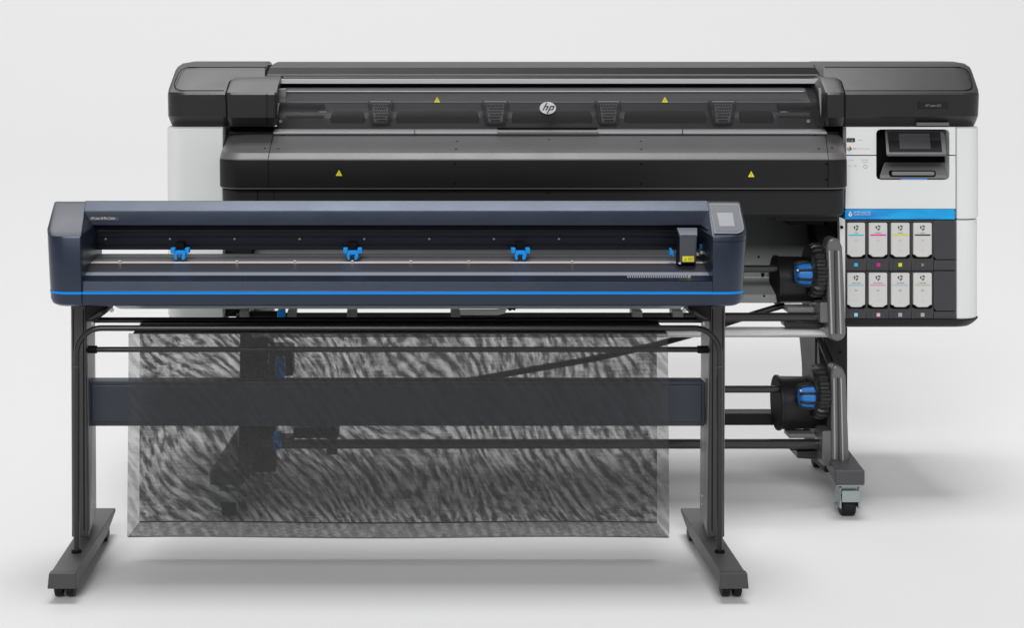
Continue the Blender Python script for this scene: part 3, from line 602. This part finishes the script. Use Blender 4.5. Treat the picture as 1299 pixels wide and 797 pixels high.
# ================================================================== CARTRIDGES
ink = [('CYAN', (0.0, 0.60, 0.66), 'bright cyan'), ('MAGENTA', (0.85, 0.0, 0.33), 'deep magenta'), ('YELLOW', (0.78, 0.72, 0.0), 'bright yellow'), ('BLACK', (0.01, 0.01, 0.01), 'black'),
       ('LIGHT CYAN', (0.28, 0.62, 0.68), 'pale cyan'), ('LIGHT MAGENTA', (0.75, 0.32, 0.52), 'pale pink'), ('OPTIMIZER', (0.45, 0.58, 0.68), 'pale grey blue'), ('OVERCOAT', (0.50, 0.58, 0.36), 'pale green')]
place = ['first in the upper row', 'second in the upper row', 'third in the upper row', 'last in the upper row', 'first in the lower row', 'second in the lower row', 'third in the lower row', 'last in the lower row']
for k in range(8):
    x0, x1 = [(1074.9, 1097.6), (1102.3, 1125.7), (1130.5, 1154.0), (1158.7, 1182.2)][k % 4]
    y0, y1 = (282.6, 326) if k < 4 else (346.2, 389.8)
    d = DW + 0.004; xc = (x0 + x1) / 2
    c_ = empty('ink_cartridge', P(xc, y1, d), 'white ink cartridge with %s band, %s of the printer' % (ink[k][2], place[k]), 'cartridge', 'ink cartridges in the printer bay')
    MB().outline([(x0, y0 + 1), (x0 + 1, y0), (x1 - 1, y0), (x1, y0 + 1), (x1, y1 - 3), (x1 - 2.2, y1 - 2.6), (x1 - 5, y1 - .3), (x1 - 6.5, y1), (x0 + 6.5, y1), (x0 + 5, y1 - .3), (x0 + 2.2, y1 - 2.6), (x0, y1 - 3)], d - .008, 0.05).build('shell', cart, c_, bevel=0.002)
    dd = d - .0095
    MB().pbox(x0 + 2, x1 - 1.8, y0 + 14.9, y0 + 16.4, dd, .001).build('colour_band', mat('ink_%d' % k, ink[k][1], 0.5), c_)
    rc = MB(); cy = y0 + 6.3
    for i in range(3):
        for j in range(5):
            a0 = math.radians(120 * i + 16 * j + 20); a1 = math.radians(120 * i + 16 * (j + 1) + 20)
            w = 0.62 + (0.7 if j == 4 else 0.3 if j == 3 else 0.0)
            rc.outline([(xc + (2.3 + w) * math.cos(a0), cy + (2.3 + w) * math.sin(a0)), (xc + (2.3 + w * .9) * math.cos(a1), cy + (2.3 + w * .9) * math.sin(a1)), (xc + (2.3 - w * .9) * math.cos(a1), cy + (2.3 - w * .9) * math.sin(a1)), (xc + (2.3 - w) * math.cos(a0), cy + (2.3 - w) * math.sin(a0))], dd, .001)
    rc.build('recycling_mark', ink_print, c_)
    text(ink[k][0], xc, y0 + 13.5, dd, 1.2, ink_print, c_, align='CENTER', w_px=[4.5, 8, 6.5, 5.5, 10, 12.5, 9.5, 9][k])
    text('832', xc, y0 + 23.3, dd, 1.7, faint_print if k < 4 else mat('mid_print', (0.2, 0.2, 0.2), 0.5), c_, align='CENTER', w_px=3.6)
    text('hp', xc, y0 + 36.0, dd, 1.9, mat('very_faint_print', (0.57, 0.57, 0.56), 0.5), c_, align='CENTER', w_px=2.8)
    MB().outline([(x0 + .8, y1 - 1.8), (x0 + 2.5, y1 - 1.3), (x0 + 5.5, y1 + 1.2), (x1 - 5.5, y1 + 1.2), (x1 - 2.5, y1 - 1.3), (x1 - .8, y1 - 1.8), (x1 - .8, y1 + 1.6), (x1 - 1.5, y1 + 2.2), (x0 + 1.5, y1 + 2.2), (x0 + .8, y1 + 1.6)], DW + .0, .004).build('grip_notch', groove, c_)

# ================================================================== THE CUTTER
CU = empty('vinyl_cutter', (0, 5.2, 0), 'navy blue cutting plotter with a bright blue stripe on a grey wheeled stand', 'cutter')
xl, xr = X(103, 5.0), X(904, 5.0)
# beam over the platen
bm = MB().sweep([(254.6, 5.2055), (266.8, 5.178), (267.6, 5.176), (284.6, 5.170), (286, 5.170), (286, 5.22), (317, 5.225), (316.2, 5.25), (302, 5.37), (263, 5.38), (255.6, 5.25)], X(108, 5.2), X(898, 5.2)).build('beam', navy, CU, bevel=0.002)
MB().sweep([(287, 5.215), (293.5, 5.212), (294, 5.217), (316.5, 5.219), (316.5, 5.23), (287, 5.23)], X(109, 5.2), X(896, 5.2)).build('beam_recess', navy_dark, bm)
rr_ = MB()
for py in (290, 299.5, 309.5): rr_.sweep([(py, 5.211), (py + .9, 5.211), (py + .9, 5.22), (py, 5.22)], X(109, 5.2), X(896, 5.2))
rr_.build('recess_ridges', navy_dark, bm, bevel=0.001)
for px in (134, 215.5, 297.5, 380, 462, 544.5, 626.5, 709, 791): MB().disc(P(px, 303.2, 5.209), .0036, .0030, .004, 10).build('screw', grey_clip, bm)
pltm = mat('nameplate_navy', (0.022, 0.027, 0.042), 0.5, spec=0.3)
t_ = MB().loft([[P(112.5, 273, 5.1730), P(151.5, 273, 5.1730), P(151.5, 273, 5.174), P(112.5, 273, 5.174)], [P(112.5, 280.3, 5.1705), P(151.5, 280.3, 5.1705), P(151.5, 280.3, 5.167), P(112.5, 280.3, 5.167)]]).build('nameplate', pltm, bm, bevel=0.0006)
text('HP Latex 64 Plus Cutter', 115.5, 278.2, 5.1690, 2.9, white_print, bm, w_px=31, rx=90)
# platen
pa = MB().sweep([(334.2, 5.103), (343.5, 5.045), (344.8, 5.045), (346, 5.05), (352, 5.3), (340, 5.33), (335.5, 5.14)], xl, xr).build('platen', ribbed_platen, CU, bevel=0.0006)
MB().sweep([(322.0, 5.255), (323.4, 5.235), (324.2, 5.228), (332.2, 5.13), (335.2, 5.135), (336, 5.26)], xl, xr).build('platen_back', mat('platen_light', (0.36, 0.37, 0.39), 0.35, metal=0.3, vary=0.05), pa)
MB().sweep([(322.4, 5.248), (323.8, 5.232), (323.8, 5.24), (322.9, 5.252)], xl, xr).build('platen_edge', silver, pa)
for py, d in ((326.2, 5.198), (328.9, 5.164)):
    MB().sweep([(py, d), (py + .8, d - .01), (py + 1.0, d - .008), (py + .4, d + .004)], xl, xr).build('platen_rib', platen, pa)
MB().sweep([(332.3, 5.122), (333.9, 5.104), (334.3, 5.106), (333.0, 5.13)], X(111, 5.11), X(895, 5.11)).build('cutting_strip', cream, pa)
for px in (152, 300.5, 374, 447, 521, 594.5, 726): MB().pbox(px - 1.8, px + 1.8, 330.6, 332.2, 5.112, .012).build('grit_roller', alu, pa, bevel=0.0008)
MB().loft([[P(793, 331, 5.135), P(866, 331, 5.135), P(866, 331.4, 5.14), P(793, 331.4, 5.14)], [P(793, 332.4, 5.118), P(866, 332.4, 5.118), P(866, 332.8, 5.12), P(793, 332.8, 5.12)]]).build('pen_pad', silver, pa)
# apron in front of the platen, down to the stripe and the bumper
ap = MB().sweep([(345, 5.040), (350.5, 5.004), (355.5, 4.970), (356.6, 4.9605), (369.8, 4.955), (371, 4.952), (387, 4.952), (388, 4.958), (388.2, 5.10), (380, 5.30), (350, 5.30)], xl, xr).build('apron', navy, CU, bevel=0.002)
MB().sweep([(345.3, 5.0355), (349.6, 5.0075), (350.2, 5.010), (346, 5.04)], xl + .005, xr - .005).build('apron_highlight', mat('apron_highlight_navy', (0.34, 0.36, 0.42), 0.35, metal=0.2), ap)  # highlight along the apron top, painted as a pale strip
MB().sweep([(356.2, 4.962), (357.0, 4.9595), (357.0, 4.972), (356.0, 4.975)], xl + .01, xr - .005).build('apron_seam', groove, ap)
rl_ = MB()
for i in range(27):
    px = 796 + i * 2.95
    y0 = 348.9 if i % 5 == 0 else 349.8; da = 5.04 - (y0 - 345) * .0065 - .0015; dc = 5.04 - 7.4 * .0065 - .0015
    rl_.loft([[P(px, y0, da), P(px + 1.1, y0, da), P(px + 1.3, 352.4, dc), P(px - .1, 352.4, dc)], [P(px, y0, da + .003), P(px + 1.1, y0, da + .003), P(px + 1.3, 352.4, dc + .003), P(px - .1, 352.4, dc + .003)]])
rl_.build('ruler_marks', mat('ruler_print', (0.40, 0.41, 0.44), 0.5), ap)
MB().disc(P(874.5, 351, 4.997), .0045, .0035, .003, 12).build('ruler_knob', alu, ap)
body([(373.5, 64.2, 942.6, 4.9495, .0605, .0605), (370.7, 64.0, 942.8, 4.9495, .0605, .0605)], 5.29).build('blue_stripe', stripe_blue, CU)
# end caps
def cap(side):
    s = -1 if side == 'L' else 1
    if side == 'L':
        R = [(388.5, 72, 104.2, 4.965, .05, .006), (386.5, 67.5, 104.2, 4.952, .06, .004), (381, 65, 104, 4.951, .06, .003), (350, 63.3, 103.4, 4.951, .06, .003), (302.5, 61.0, 102.6, 4.952, .06, .003),
             (300, 61.0, 102.5, 4.954, .06, .003), (296, 60.6, 102.9, 4.975, .06, .003), (293, 60.6, 103.4, 4.995, .065, .003), (258.3, 69.2, 108.2, 5.24, .04, .003), (257.0, 71.0, 108.6, 5.26, .04, .003)]
    else:
        R = [(388.5, 904, 934, 4.965, .006, .05), (386.5, 904, 939.5, 4.952, .004, .06), (381, 904, 942.0, 4.951, .003, .06), (350, 904, 943.0, 4.951, .003, .06), (302.5, 904, 946.0, 4.952, .003, .06),
             (300, 903.6, 946.0, 4.954, .003, .06), (296, 903.2, 946.3, 4.975, .003, .06), (293, 902.8, 946.3, 4.995, .003, .065), (258.3, 897.6, 939, 5.24, .003, .04), (257.0, 897.4, 937.5, 5.26, .003, .04)]
    o = body(R, 5.30).build('end_cap', navy, CU, bevel=0.002, label=('left' if s < 0 else 'right') + ' navy end cap of the cutter' + ('' if s < 0 else ' with the small screen'))
    return o
capL = cap('L'); capR2 = cap('R')
body([(346, 102.6, 103.6, 4.975, .001, .001), (303, 102.6, 103.6, 4.975, .001, .001), (293, 103.2, 104.2, 5.015, .001, .001), (268, 106.6, 107.4, 5.19, .001, .001)], 5.29).build('inner_side', navy_dark, capL)
# slanted control bezel on the right cap
def sl(px, py, o): return P(px, py, 4.995 + (5.24 - 4.995) * (293 - py) / (293 - 258.3) - o)
def slq(pts, o, t=.004):
    a = [sl(x, y, o) for x, y in pts]; return MB().loft([a, [p + Vector((0, t, -t)) for p in a]])
bz = slq([(899.3, 257.6), (936.8, 257.6), (938.3, 259), (944.3, 288), (944.0, 291), (941, 294), (936, 296), (906.2, 296)], .007, .004).build('control_bezel', mat('bezel_navy', (0.11, 0.12, 0.15), 0.32, vary=0.04), capR2, bevel=0.002)
slq([(901.5, 259.5), (935.2, 259.5), (936.3, 260.5), (941.6, 287), (941.2, 289.5), (939, 292), (935, 293.7), (908.2, 293.7)], .010, .003).build('control_panel', mat('control_navy', (0.060, 0.066, 0.086), 0.35), capR2, bevel=0.0008)
slq([(909.2, 269.6), (929.5, 269.6), (932.0, 286.8), (913.0, 286.8)], .0125, .002).build('small_screen', screenm, capR2, bevel=0.0005)
for py in (306.5, ):
    body([(py + .5, 904.2, 946.2, 4.9495, .003, .062), (py, 904.2, 946.2, 4.9495, .003, .062)], 5.1).build('cap_line', navy_dark, capR2)
MB().pbox(103.6, 104.4, 303, 386, 4.9495, .003).build('seam', navy_dark, capL)
# recess end faces (dark)
MB().pbox(897.0, 903.5, 290, 343, 5.05, .16).build('recess_end', navy_dark, CU, bevel=0.002)
# pinch rollers
for i, px in enumerate((228, 447.3, 660.5)):
    d = 5.135
    pr = MB(); 
    pr.pbox(px - 12, px - 6.2, 315, 321.7, d, .03); pr.pbox(px + 6.2, px + 12, 315, 321.7, d, .03)
    a = pr.build('roller_knob', blue, CU, bevel=0.0025, label='blue knobs of a pinch roller')
    b_ = MB(); b_.outline([(px - 7.5, 319.5), (px - 5, 318.7), (px + 5, 318.7), (px + 7.5, 319.5), (px + 8, 323.5), (px - 8, 323.5)], d + .004, .03)
    b_.outline([(px - 7.2, 322), (px - 3.2, 322), (px - 3.6, 326), (px - 3.2, 330.3), (px - 6, 330.3), (px - 7.4, 326.5)], d - .004, .02)
    b_.outline([(px + 7.2, 322), (px + 3.2, 322), (px + 2.2, 326), (px + 2.4, 330.3), (px + 5, 330.3), (px + 7.4, 326.5)], d - .004, .02)
    b_.build('roller_arm', blue, CU, bevel=0.0025)
    MB().cyl(P(px - 6, 330.2, d + .006), P(px + 5.5, 330.2, d + .006), .0035, 12).build('roller', rubber, CU)
    MB().pbox(px - 5.5, px + 5.5, 308, 319, d + .05, .05).build('roller_bracket', matte_black, CU, bevel=0.002)
# carriage
cg = MB().loft([[P(862, 297, 5.055), P(884.6, 297, 5.055), P(884.6, 297, 5.16), P(860, 297, 5.16)], [P(862, 333.5, 5.055), P(882.8, 333.5, 5.055), P(882.8, 333.5, 5.16), P(860, 333.5, 5.16)]]).build('carriage', mat('carriage_navy', (0.060, 0.066, 0.082), 0.42, vary=0.05), CU, bevel=0.004)
MB().loft([[P(862, 297, 5.055), P(884.6, 297, 5.055), P(884.6, 300, 5.055), P(862, 300, 5.055)], [P(858.5, 288.8, 5.13), P(884.6, 288.8, 5.13), P(884.6, 297, 5.14), P(860, 297, 5.14)]]).build('carriage_top', mat('carriage_top_navy', (0.17, 0.18, 0.215), 0.38), cg, bevel=0.002)
MB().loft([[P(859.3, 299, 5.075), P(862.6, 299, 5.056), P(862.6, 333.5, 5.056), P(857.5, 333.5, 5.075)], [P(858.5, 299, 5.16), P(862.6, 299, 5.16), P(862.6, 333.5, 5.16), P(857.0, 333.5, 5.16)]]).build('carriage_side', navy_dark, cg, bevel=0.001)
lb_ = MB().pbox(865.8, 880.2, 325.2, 332.2, 5.053, .002).build('warning_label', yellow, cg)
ym = MB(); ym.outline([(867.3, 331), (871.3, 331), (869.3, 326.6)], 5.052, .001)
for k in range(3): ym.pbox(872.5, 879, 326.6 + 1.7 * k, 327.4 + 1.7 * k, 5.052, .001)
ym.build('label_print', mat('label_olive', (0.45, 0.40, 0.03), 0.5), lb_)
MB().disc(P(862.3, 334, 5.052), .004, .003, .006, 10).build('carriage_wheel', alu, cg)
MB().outline([(849.8, 316), (851.5, 315), (854.5, 319.5), (855, 323), (854, 327), (852.5, 323), (850.5, 323.5), (849.5, 326)], 5.10, .02).build('blade_lever', blue, CU, bevel=0.001)
MB().pbox(886, 897, 316, 327, 5.14, .03).build('tool_block', rod_dark, CU, bevel=0.003)
MB().outline([(887.5, 309.5), (891, 310.5), (889.8, 317), (888.3, 317)], 5.13, .01).build('tool_lever', mat('teal_blue', (0.0, 0.12, 0.25), 0.4), CU)
for px, py in ((884.8, 322.6), (890, 320.5), (893.5, 324.5)): MB().disc(P(px, py, 5.12), .005, .005, .02, 12).build('tool_wheel', alu, CU)
MB().outline([(897.5, 305.5), (900, 305), (900.6, 309.5), (899, 310.5)], 5.05, .01).build('yellow_tab', yellow, CU, bevel=0.0008)
MB().outline([(898.6, 313), (901.5, 312), (902, 329), (900, 333.5), (898, 330)], 5.045, .01).build('white_cable', mat('cable_grey', (0.35, 0.36, 0.36), 0.4), CU, bevel=0.002)
MB().outline([(898, 330.5), (900, 329.8), (902, 332.8), (900.8, 334)], 5.04, .008).build('cable_plug', white, CU, bevel=0.001)
# underside lip
MB().sweep([(388.3, 4.99), (390.8, 5.04), (392.0, 5.10), (389, 5.14), (387.5, 5.10)], X(146, 5), X(868, 5)).build('underside_lip', mat('lip_metal', (0.36, 0.39, 0.40), 0.4, metal=0.4), CU, bevel=0.001)
# ---- brackets under the body
for s in (-1, 1):
    def m_(x): return x if s < 0 else 1010 - x
    bk = MB(); bk.outline([(m_(108.5), 388), (m_(137), 388), (m_(137), 396), (m_(121), 408), (m_(108.5), 408)], 5.16, .10)
    bk.build('stand_bracket', blackp, CU, bevel=0.003)
    MB().outline([(m_(111), 405), (m_(115), 406), (m_(136), 396.5), (m_(135), 392.5), (m_(129), 393.5)], 5.12, .03).build('bracket_lever', leg_grey, CU, bevel=0.003)
    MB().disc(P(m_(117.5), 411.5, 5.10), .004, .007, .01, 10).build('bracket_pin', alu, CU)
    MB().disc(P(m_(141.5), 394, 5.15), .006, .006, .01, 12).build('bracket_screw', alu, CU)
    MB().disc(P(m_(131), 396, 5.115), .006, .006, .01, 12).build('lever_pivot', blackp, CU)
MB().outline([(643, 388), (655, 388), (654.5, 392.5), (653, 394.5), (650, 393), (647, 395), (643.5, 392.5)], 5.05, .05).build('cable_socket', matte_black, CU, bevel=0.002)
# ---- stand legs, tube frame, feet
for s in (-1, 1):
    lab = 'left' if s < 0 else 'right'
    def w(px, d): return X(px, d) if s < 0 else -X(px, d)
    dl = 5.16; zt = Z(388, dl); zb = 0.105
    # leg: front column
    xo, xi = w(89.8, dl), w(108.5, dl)
    xo2, xi2 = w(91.0, dl), w(112.4, dl)
    top = [Vector((xo, dl, zt)), Vector((xi, dl, zt)), Vector((w(118.5, dl + .16), dl + .16, zt)), Vector((xo, dl + .16, zt))]
    bot = [Vector((xo2, dl, zb)), Vector((xi2, dl, zb)), Vector((w(120.5, dl + .24), dl + .24, zb)), Vector((xo2, dl + .24, zb))]
    lg_ = MB().loft([top, bot]).build('stand_leg', brushed_leg, CU, bevel=0.003, label=lab + ' leg of the cutter stand')
    for pa_, pb_, mm, nm in ((92.3, 93.2, groove, 'leg_dark_line'), (105.3, 106.3, groove, 'leg_dark_line'), (90.4, 91.3, grey_clip, 'leg_highlight')):  # leg's highlight lines put into colour: pale strip beside dark lines
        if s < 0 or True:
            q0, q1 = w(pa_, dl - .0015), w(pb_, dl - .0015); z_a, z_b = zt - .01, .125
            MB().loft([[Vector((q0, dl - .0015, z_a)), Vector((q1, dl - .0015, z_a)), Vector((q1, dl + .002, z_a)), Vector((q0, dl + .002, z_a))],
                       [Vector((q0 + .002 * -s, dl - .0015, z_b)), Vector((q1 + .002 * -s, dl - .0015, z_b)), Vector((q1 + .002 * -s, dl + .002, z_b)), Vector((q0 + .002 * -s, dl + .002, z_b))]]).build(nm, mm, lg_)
    # lighter inner liner plate of the leg
    ti, bi = w(109.5, dl + .02), w(113.0, dl + .02)
    pz = [Vector((w(108.8, dl + .02), dl + .02, Z(410, dl))), Vector((w(118.9, dl + .16), dl + .16, Z(410, dl))), Vector((w(120.7, dl + .23), dl + .23, .12)), Vector((w(112.9, dl + .02), dl + .02, .12))]
    off = Vector((.004 * -s, 0, 0))
    MB().loft([pz, [p + off for p in pz]]).build('inner_plate', mat('inner_plate_metal', (0.26, 0.26, 0.26), 0.35, metal=0.3), lg_)
    q = Vector(pz[2] * .6 + pz[3] * .4); q.z = .19
    MB().cyl(q, q + off * 1.6, .006, 12).build('leg_bolt', alu, lg_); q.z = .165
    MB().cyl(q, q + off * 1.6, .004, 12).build('leg_bolt', alu, lg_)
    # foot
    df, db = 4.875, 5.56
    z1, z0 = Z(727, df), Z(745.5, df)
    f0, f1 = w(63.8, df), w(96.2, df); g0, g1 = w(61.8, df), w(96.6, df)
    A = [Vector((g0, df, z0)), Vector((g1, df, z0)), Vector((f1, df, z1)), Vector((f0, df, z1))]
    Bk = [Vector((g0 + s * -.0, db, z0 + .03)), Vector((g1, db, z0 + .03)), Vector((f1, db, z1)), Vector((f0, db, z1))]
    M_ = [Vector((g0, df + .52, z0)), Vector((g1, df + .52, z0)), Vector((f1, df + .52, z1)), Vector((f0, df + .52, z1))]
    ft = MB().loft([A, M_, Bk]).build('foot', foot_grey, CU, bevel=0.003, label=lab + ' foot of the cutter stand')
    A2 = [Vector((p.x + (.002 if i in (1, 2) else -.002) * (1 if s < 0 else -1), p.y - .012, p.z + (.002 if i > 1 else -.002))) for i, p in enumerate(A)]
    A3 = [p + Vector((0, .028, 0)) for p in A2]
    MB().loft([A2, A3]).build('foot_cap', leg_grey, ft, bevel=0.003)
    xc = (f0 + f1) / 2
    for dd, nm in ((4.925, 0), (5.48, 1)):
        cs = MB()
        cs.cyl((xc, dd, z0 - .012), (xc, dd, z0 + .01), .012, 14)
        cs.build('caster_stem', blackp, ft)
        for e in (-1, 1):
            xw = xc + e * .0170 + .004 * s
            MB().lathe_x(xw - .0145, dd + .008, .027, [(0, .014), (.004, .0255), (.010, .027), (.020, .027), (.025, .0255), (.029, .014)], 28).build('caster_wheel', blackp, ft)
        hd = MB()
        ring = [Vector((0, math.cos(a) * .03, math.sin(a) * .03)) for a in [math.radians(20 * k) for k in range(0, 10)]]
        c3 = Vector((xc + .004 * s, dd + .008, .028))
        hd.loft([[c3 + Vector((x_, 0, 0)) + r_ for r_ in ring] for x_ in (-.006, .006)])
        hd.build('caster_hood', blackp, ft, bevel=0.001)
    # tube sockets on the foot
    MB().cyl((w(97, 5.07), 5.07, z1), (w(97, 5.07), 5.07, z1 + .006), .015, 20).build('tube_socket', matte_black, ft)
# tube frame (double bent tube, one on each side joined by the cross run)
zt = Z(416.5, 5.07); x0 = X(97, 5.07); rad = .075; zb = Z(727, 4.875) + .004
path = [Vector((x0, 5.07, zb + (zt - rad - zb) * t)) for t in (0, .5, 1)]
for i in range(1, 13):
    a = math.pi / 2 * i / 12; path.append(Vector((x0 + rad * (1 - math.cos(a)), 5.07, zt - rad + rad * math.sin(a))))
x1 = X(913, 5.07)
for i in range(0, 13):
    a = math.pi / 2 * i / 12; path.append(Vector((x1 - rad + rad * math.sin(a), 5.07, zt - rad + rad * math.cos(a))))
path += [Vector((x1, 5.07, zb + (zt - rad - zb) * t)) for t in (.5, 0)]
MB().tube(path, .0088, 16).build('basket_frame', tube_black, CU, label='bent black tube frame of the media basket')
for px in (97, 913): MB().cyl(P(px, 464.5, 5.07), P(px, 466, 5.07), .0098, 14).build('tube_joint', leg_grey, CU)
rod('cross_rod', 118, 890, 406.2, 3.6, 5.22, tube_black, CU)
rod('basket_rod', 112, 897, 443.6, 3.5, 5.19, tube_black, CU)
for a, c in ((111, 123), (885, 899)): rod('rod_holder', a, c, 443.6, 4.9, 5.19, matte_black, CU)
cbm = MB().outline([(111.5, 486), (113, 484), (893, 484), (894.5, 486), (894.5, 539), (893, 541), (113, 541), (111.5, 539)], 5.20, .06).build('cross_beam', navy_beam, CU, bevel=0.008, seg=4)
MB().pbox(115.5, 890.5, 488.5, 536.5, 5.196, .02).build('beam_face', navy_beam, cbm, bevel=0.0035, seg=3)
# ---- media basket: front and back sheets with a floor, held by a top rod
def sheet(name, m, d_top, d_bot, py_t, py_b, pxl, pxr, sag, lab, nx=60, nz=24, th=.002):
    xa, xb = X(pxl, d_top), X(pxr, d_top); z1 = Z(py_t, d_top); z0 = Z(py_b, d_bot)
    vs = []; fs = []
    for j in range(nz + 1):
        t = j / nz
        for i in range(nx + 1):
            u = i / nx
            y = d_top + (d_bot - d_top) * t + sag * math.sin(math.pi * u) * math.sin(math.pi * t) + .003 * math.sin(7 * u + 5 * t)
            vs.append((xa + (xb - xa) * u, y, z1 + (z0 - z1) * t + .0025 * math.sin(9 * u + .6) * t))
    for j in range(nz):
        for i in range(nx):
            a = j * (nx + 1) + i; fs.append((a, a + 1, a + nx + 2, a + nx + 1))
    return MB().add(vs, fs, True).build(name, m, CU, label=lab)
DF, DK = 5.03, 5.30
fs_ = sheet('basket_front', mesh_front, 5.052, DF, 423, 682, 163, 847.5, -.01, 'front sheet of the grey see-through mesh basket')
bs_ = sheet('basket_back', mesh_back, DK, DK, 408, 663, 177, 833.5, .012, 'back sheet of the grey see-through mesh basket')
# floor of the basket
zf, zk = Z(682, DF), Z(663, DK)
vs = []; n = 40
for i in range(n + 1):
    u = i / n; vs.append((X(163, 5.04) + (X(847.5, 5.04) - X(163, 5.04)) * u, DF, zf + .0025 * math.sin(9 * u + .6)))
    vs.append((X(177, DK) + (X(833.5, DK) - X(177, DK)) * u, DK, zk + .0025 * math.sin(9 * u + .6)))
MB().add(vs, [(2 * i, 2 * i + 2, 2 * i + 3, 2 * i + 1) for i in range(n)], True).build('basket_floor', mesh_front, CU, label='floor of the mesh basket')
hem = mat('hem_fabric', (0.10, 0.10, 0.10), 0.8)
hm = MB(); hm.tube([Vector((X(163, 5.04) + (X(847.5, 5.04) - X(163, 5.04)) * i / 40, DF - .001, zf + .0025 * math.sin(9 * i / 40 + .6))) for i in range(41)], .0016, 6)
hm.build('front_hem', hem, fs_)
hm = MB(); hm.tube([Vector((X(177, DK) + (X(833.5, DK) - X(177, DK)) * i / 40, DK, zk + .0025 * math.sin(9 * i / 40 + .6))) for i in range(41)], .0022, 6)
hm.build('back_hem', blackp, bs_)
sv = MB().sweep([(407, DK - .03), (423, 5.06), (424, 5.075), (412, DK)], X(177, 5.2), X(838, 5.2)).build('basket_sleeve', mat('sleeve_fabric', (0.035, 0.035, 0.035), 0.7, bump=0.5, bscale=300), CU, bevel=0.004, label='dark fabric sleeve along the top of the mesh basket')

# ================================================================== light
W = bpy.data.worlds.new('World'); SC.world = W; W.use_nodes = True
bg = W.node_tree.nodes['Background']; bg.inputs[0].default_value = (1.0, 1.0, 1.0, 1); bg.inputs[1].default_value = 0.27
def area(name, loc, rot, sx, sy, power, col=(1, 1, 1)):
    L = bpy.data.lights.new(name, 'AREA'); L.shape = 'RECTANGLE'; L.size = sx; L.size_y = sy; L.energy = power; L.color = col
    o = bpy.data.objects.new(name, L); COL.objects.link(o); o.location = loc; o.rotation_euler = [math.radians(a) for a in rot]
    return o
def studio(name, loc, sx, sy, share):           # share: irradiance / pi it gives a facing surface at the products
    t = Vector((0.4, 5.8, 0.6)); d = Vector(loc) - t
    o = area(name, loc, (0, 0, 0), sx, sy, share * math.pi * math.pi * d.length ** 2)
    o.rotation_euler = d.to_track_quat('Z', 'Y').to_euler()
studio('overhead_even_light', (0, 8, 100), 44, 32, 0.52)  # overhead light, raised far beyond studio height so the floor is lit evenly
studio('rear_sheen_light', (-6, 72, 46), 60, 26, 0.14)  # added back light, put in for the sheen on top faces
studio('front_fill', (-12, -62, 40), 34, 20, 0.49)  # added fill, brightens the upright white cabinets

cam = bpy.data.cameras.new('camera'); co = bpy.data.objects.new('camera', cam); COL.objects.link(co)
co.location = (0, 0, H); co.rotation_euler = (math.radians(90), 0, 0)
cam.sensor_width = 36.0; cam.lens = F / 1299 * 36
cam.shift_x = (649.5 - CX) / 1299; cam.shift_y = -(398.5 - CY) / 1299
cam.clip_end = 300; cam.clip_start = 0.1
SC.camera = co
SC.view_settings.view_transform = 'Standard'; SC.view_settings.look = 'None'; SC.view_settings.exposure = 0; SC.view_settings.gamma = 1
SC.cycles.transparent_max_bounces = 16; SC.cycles.max_bounces = 6
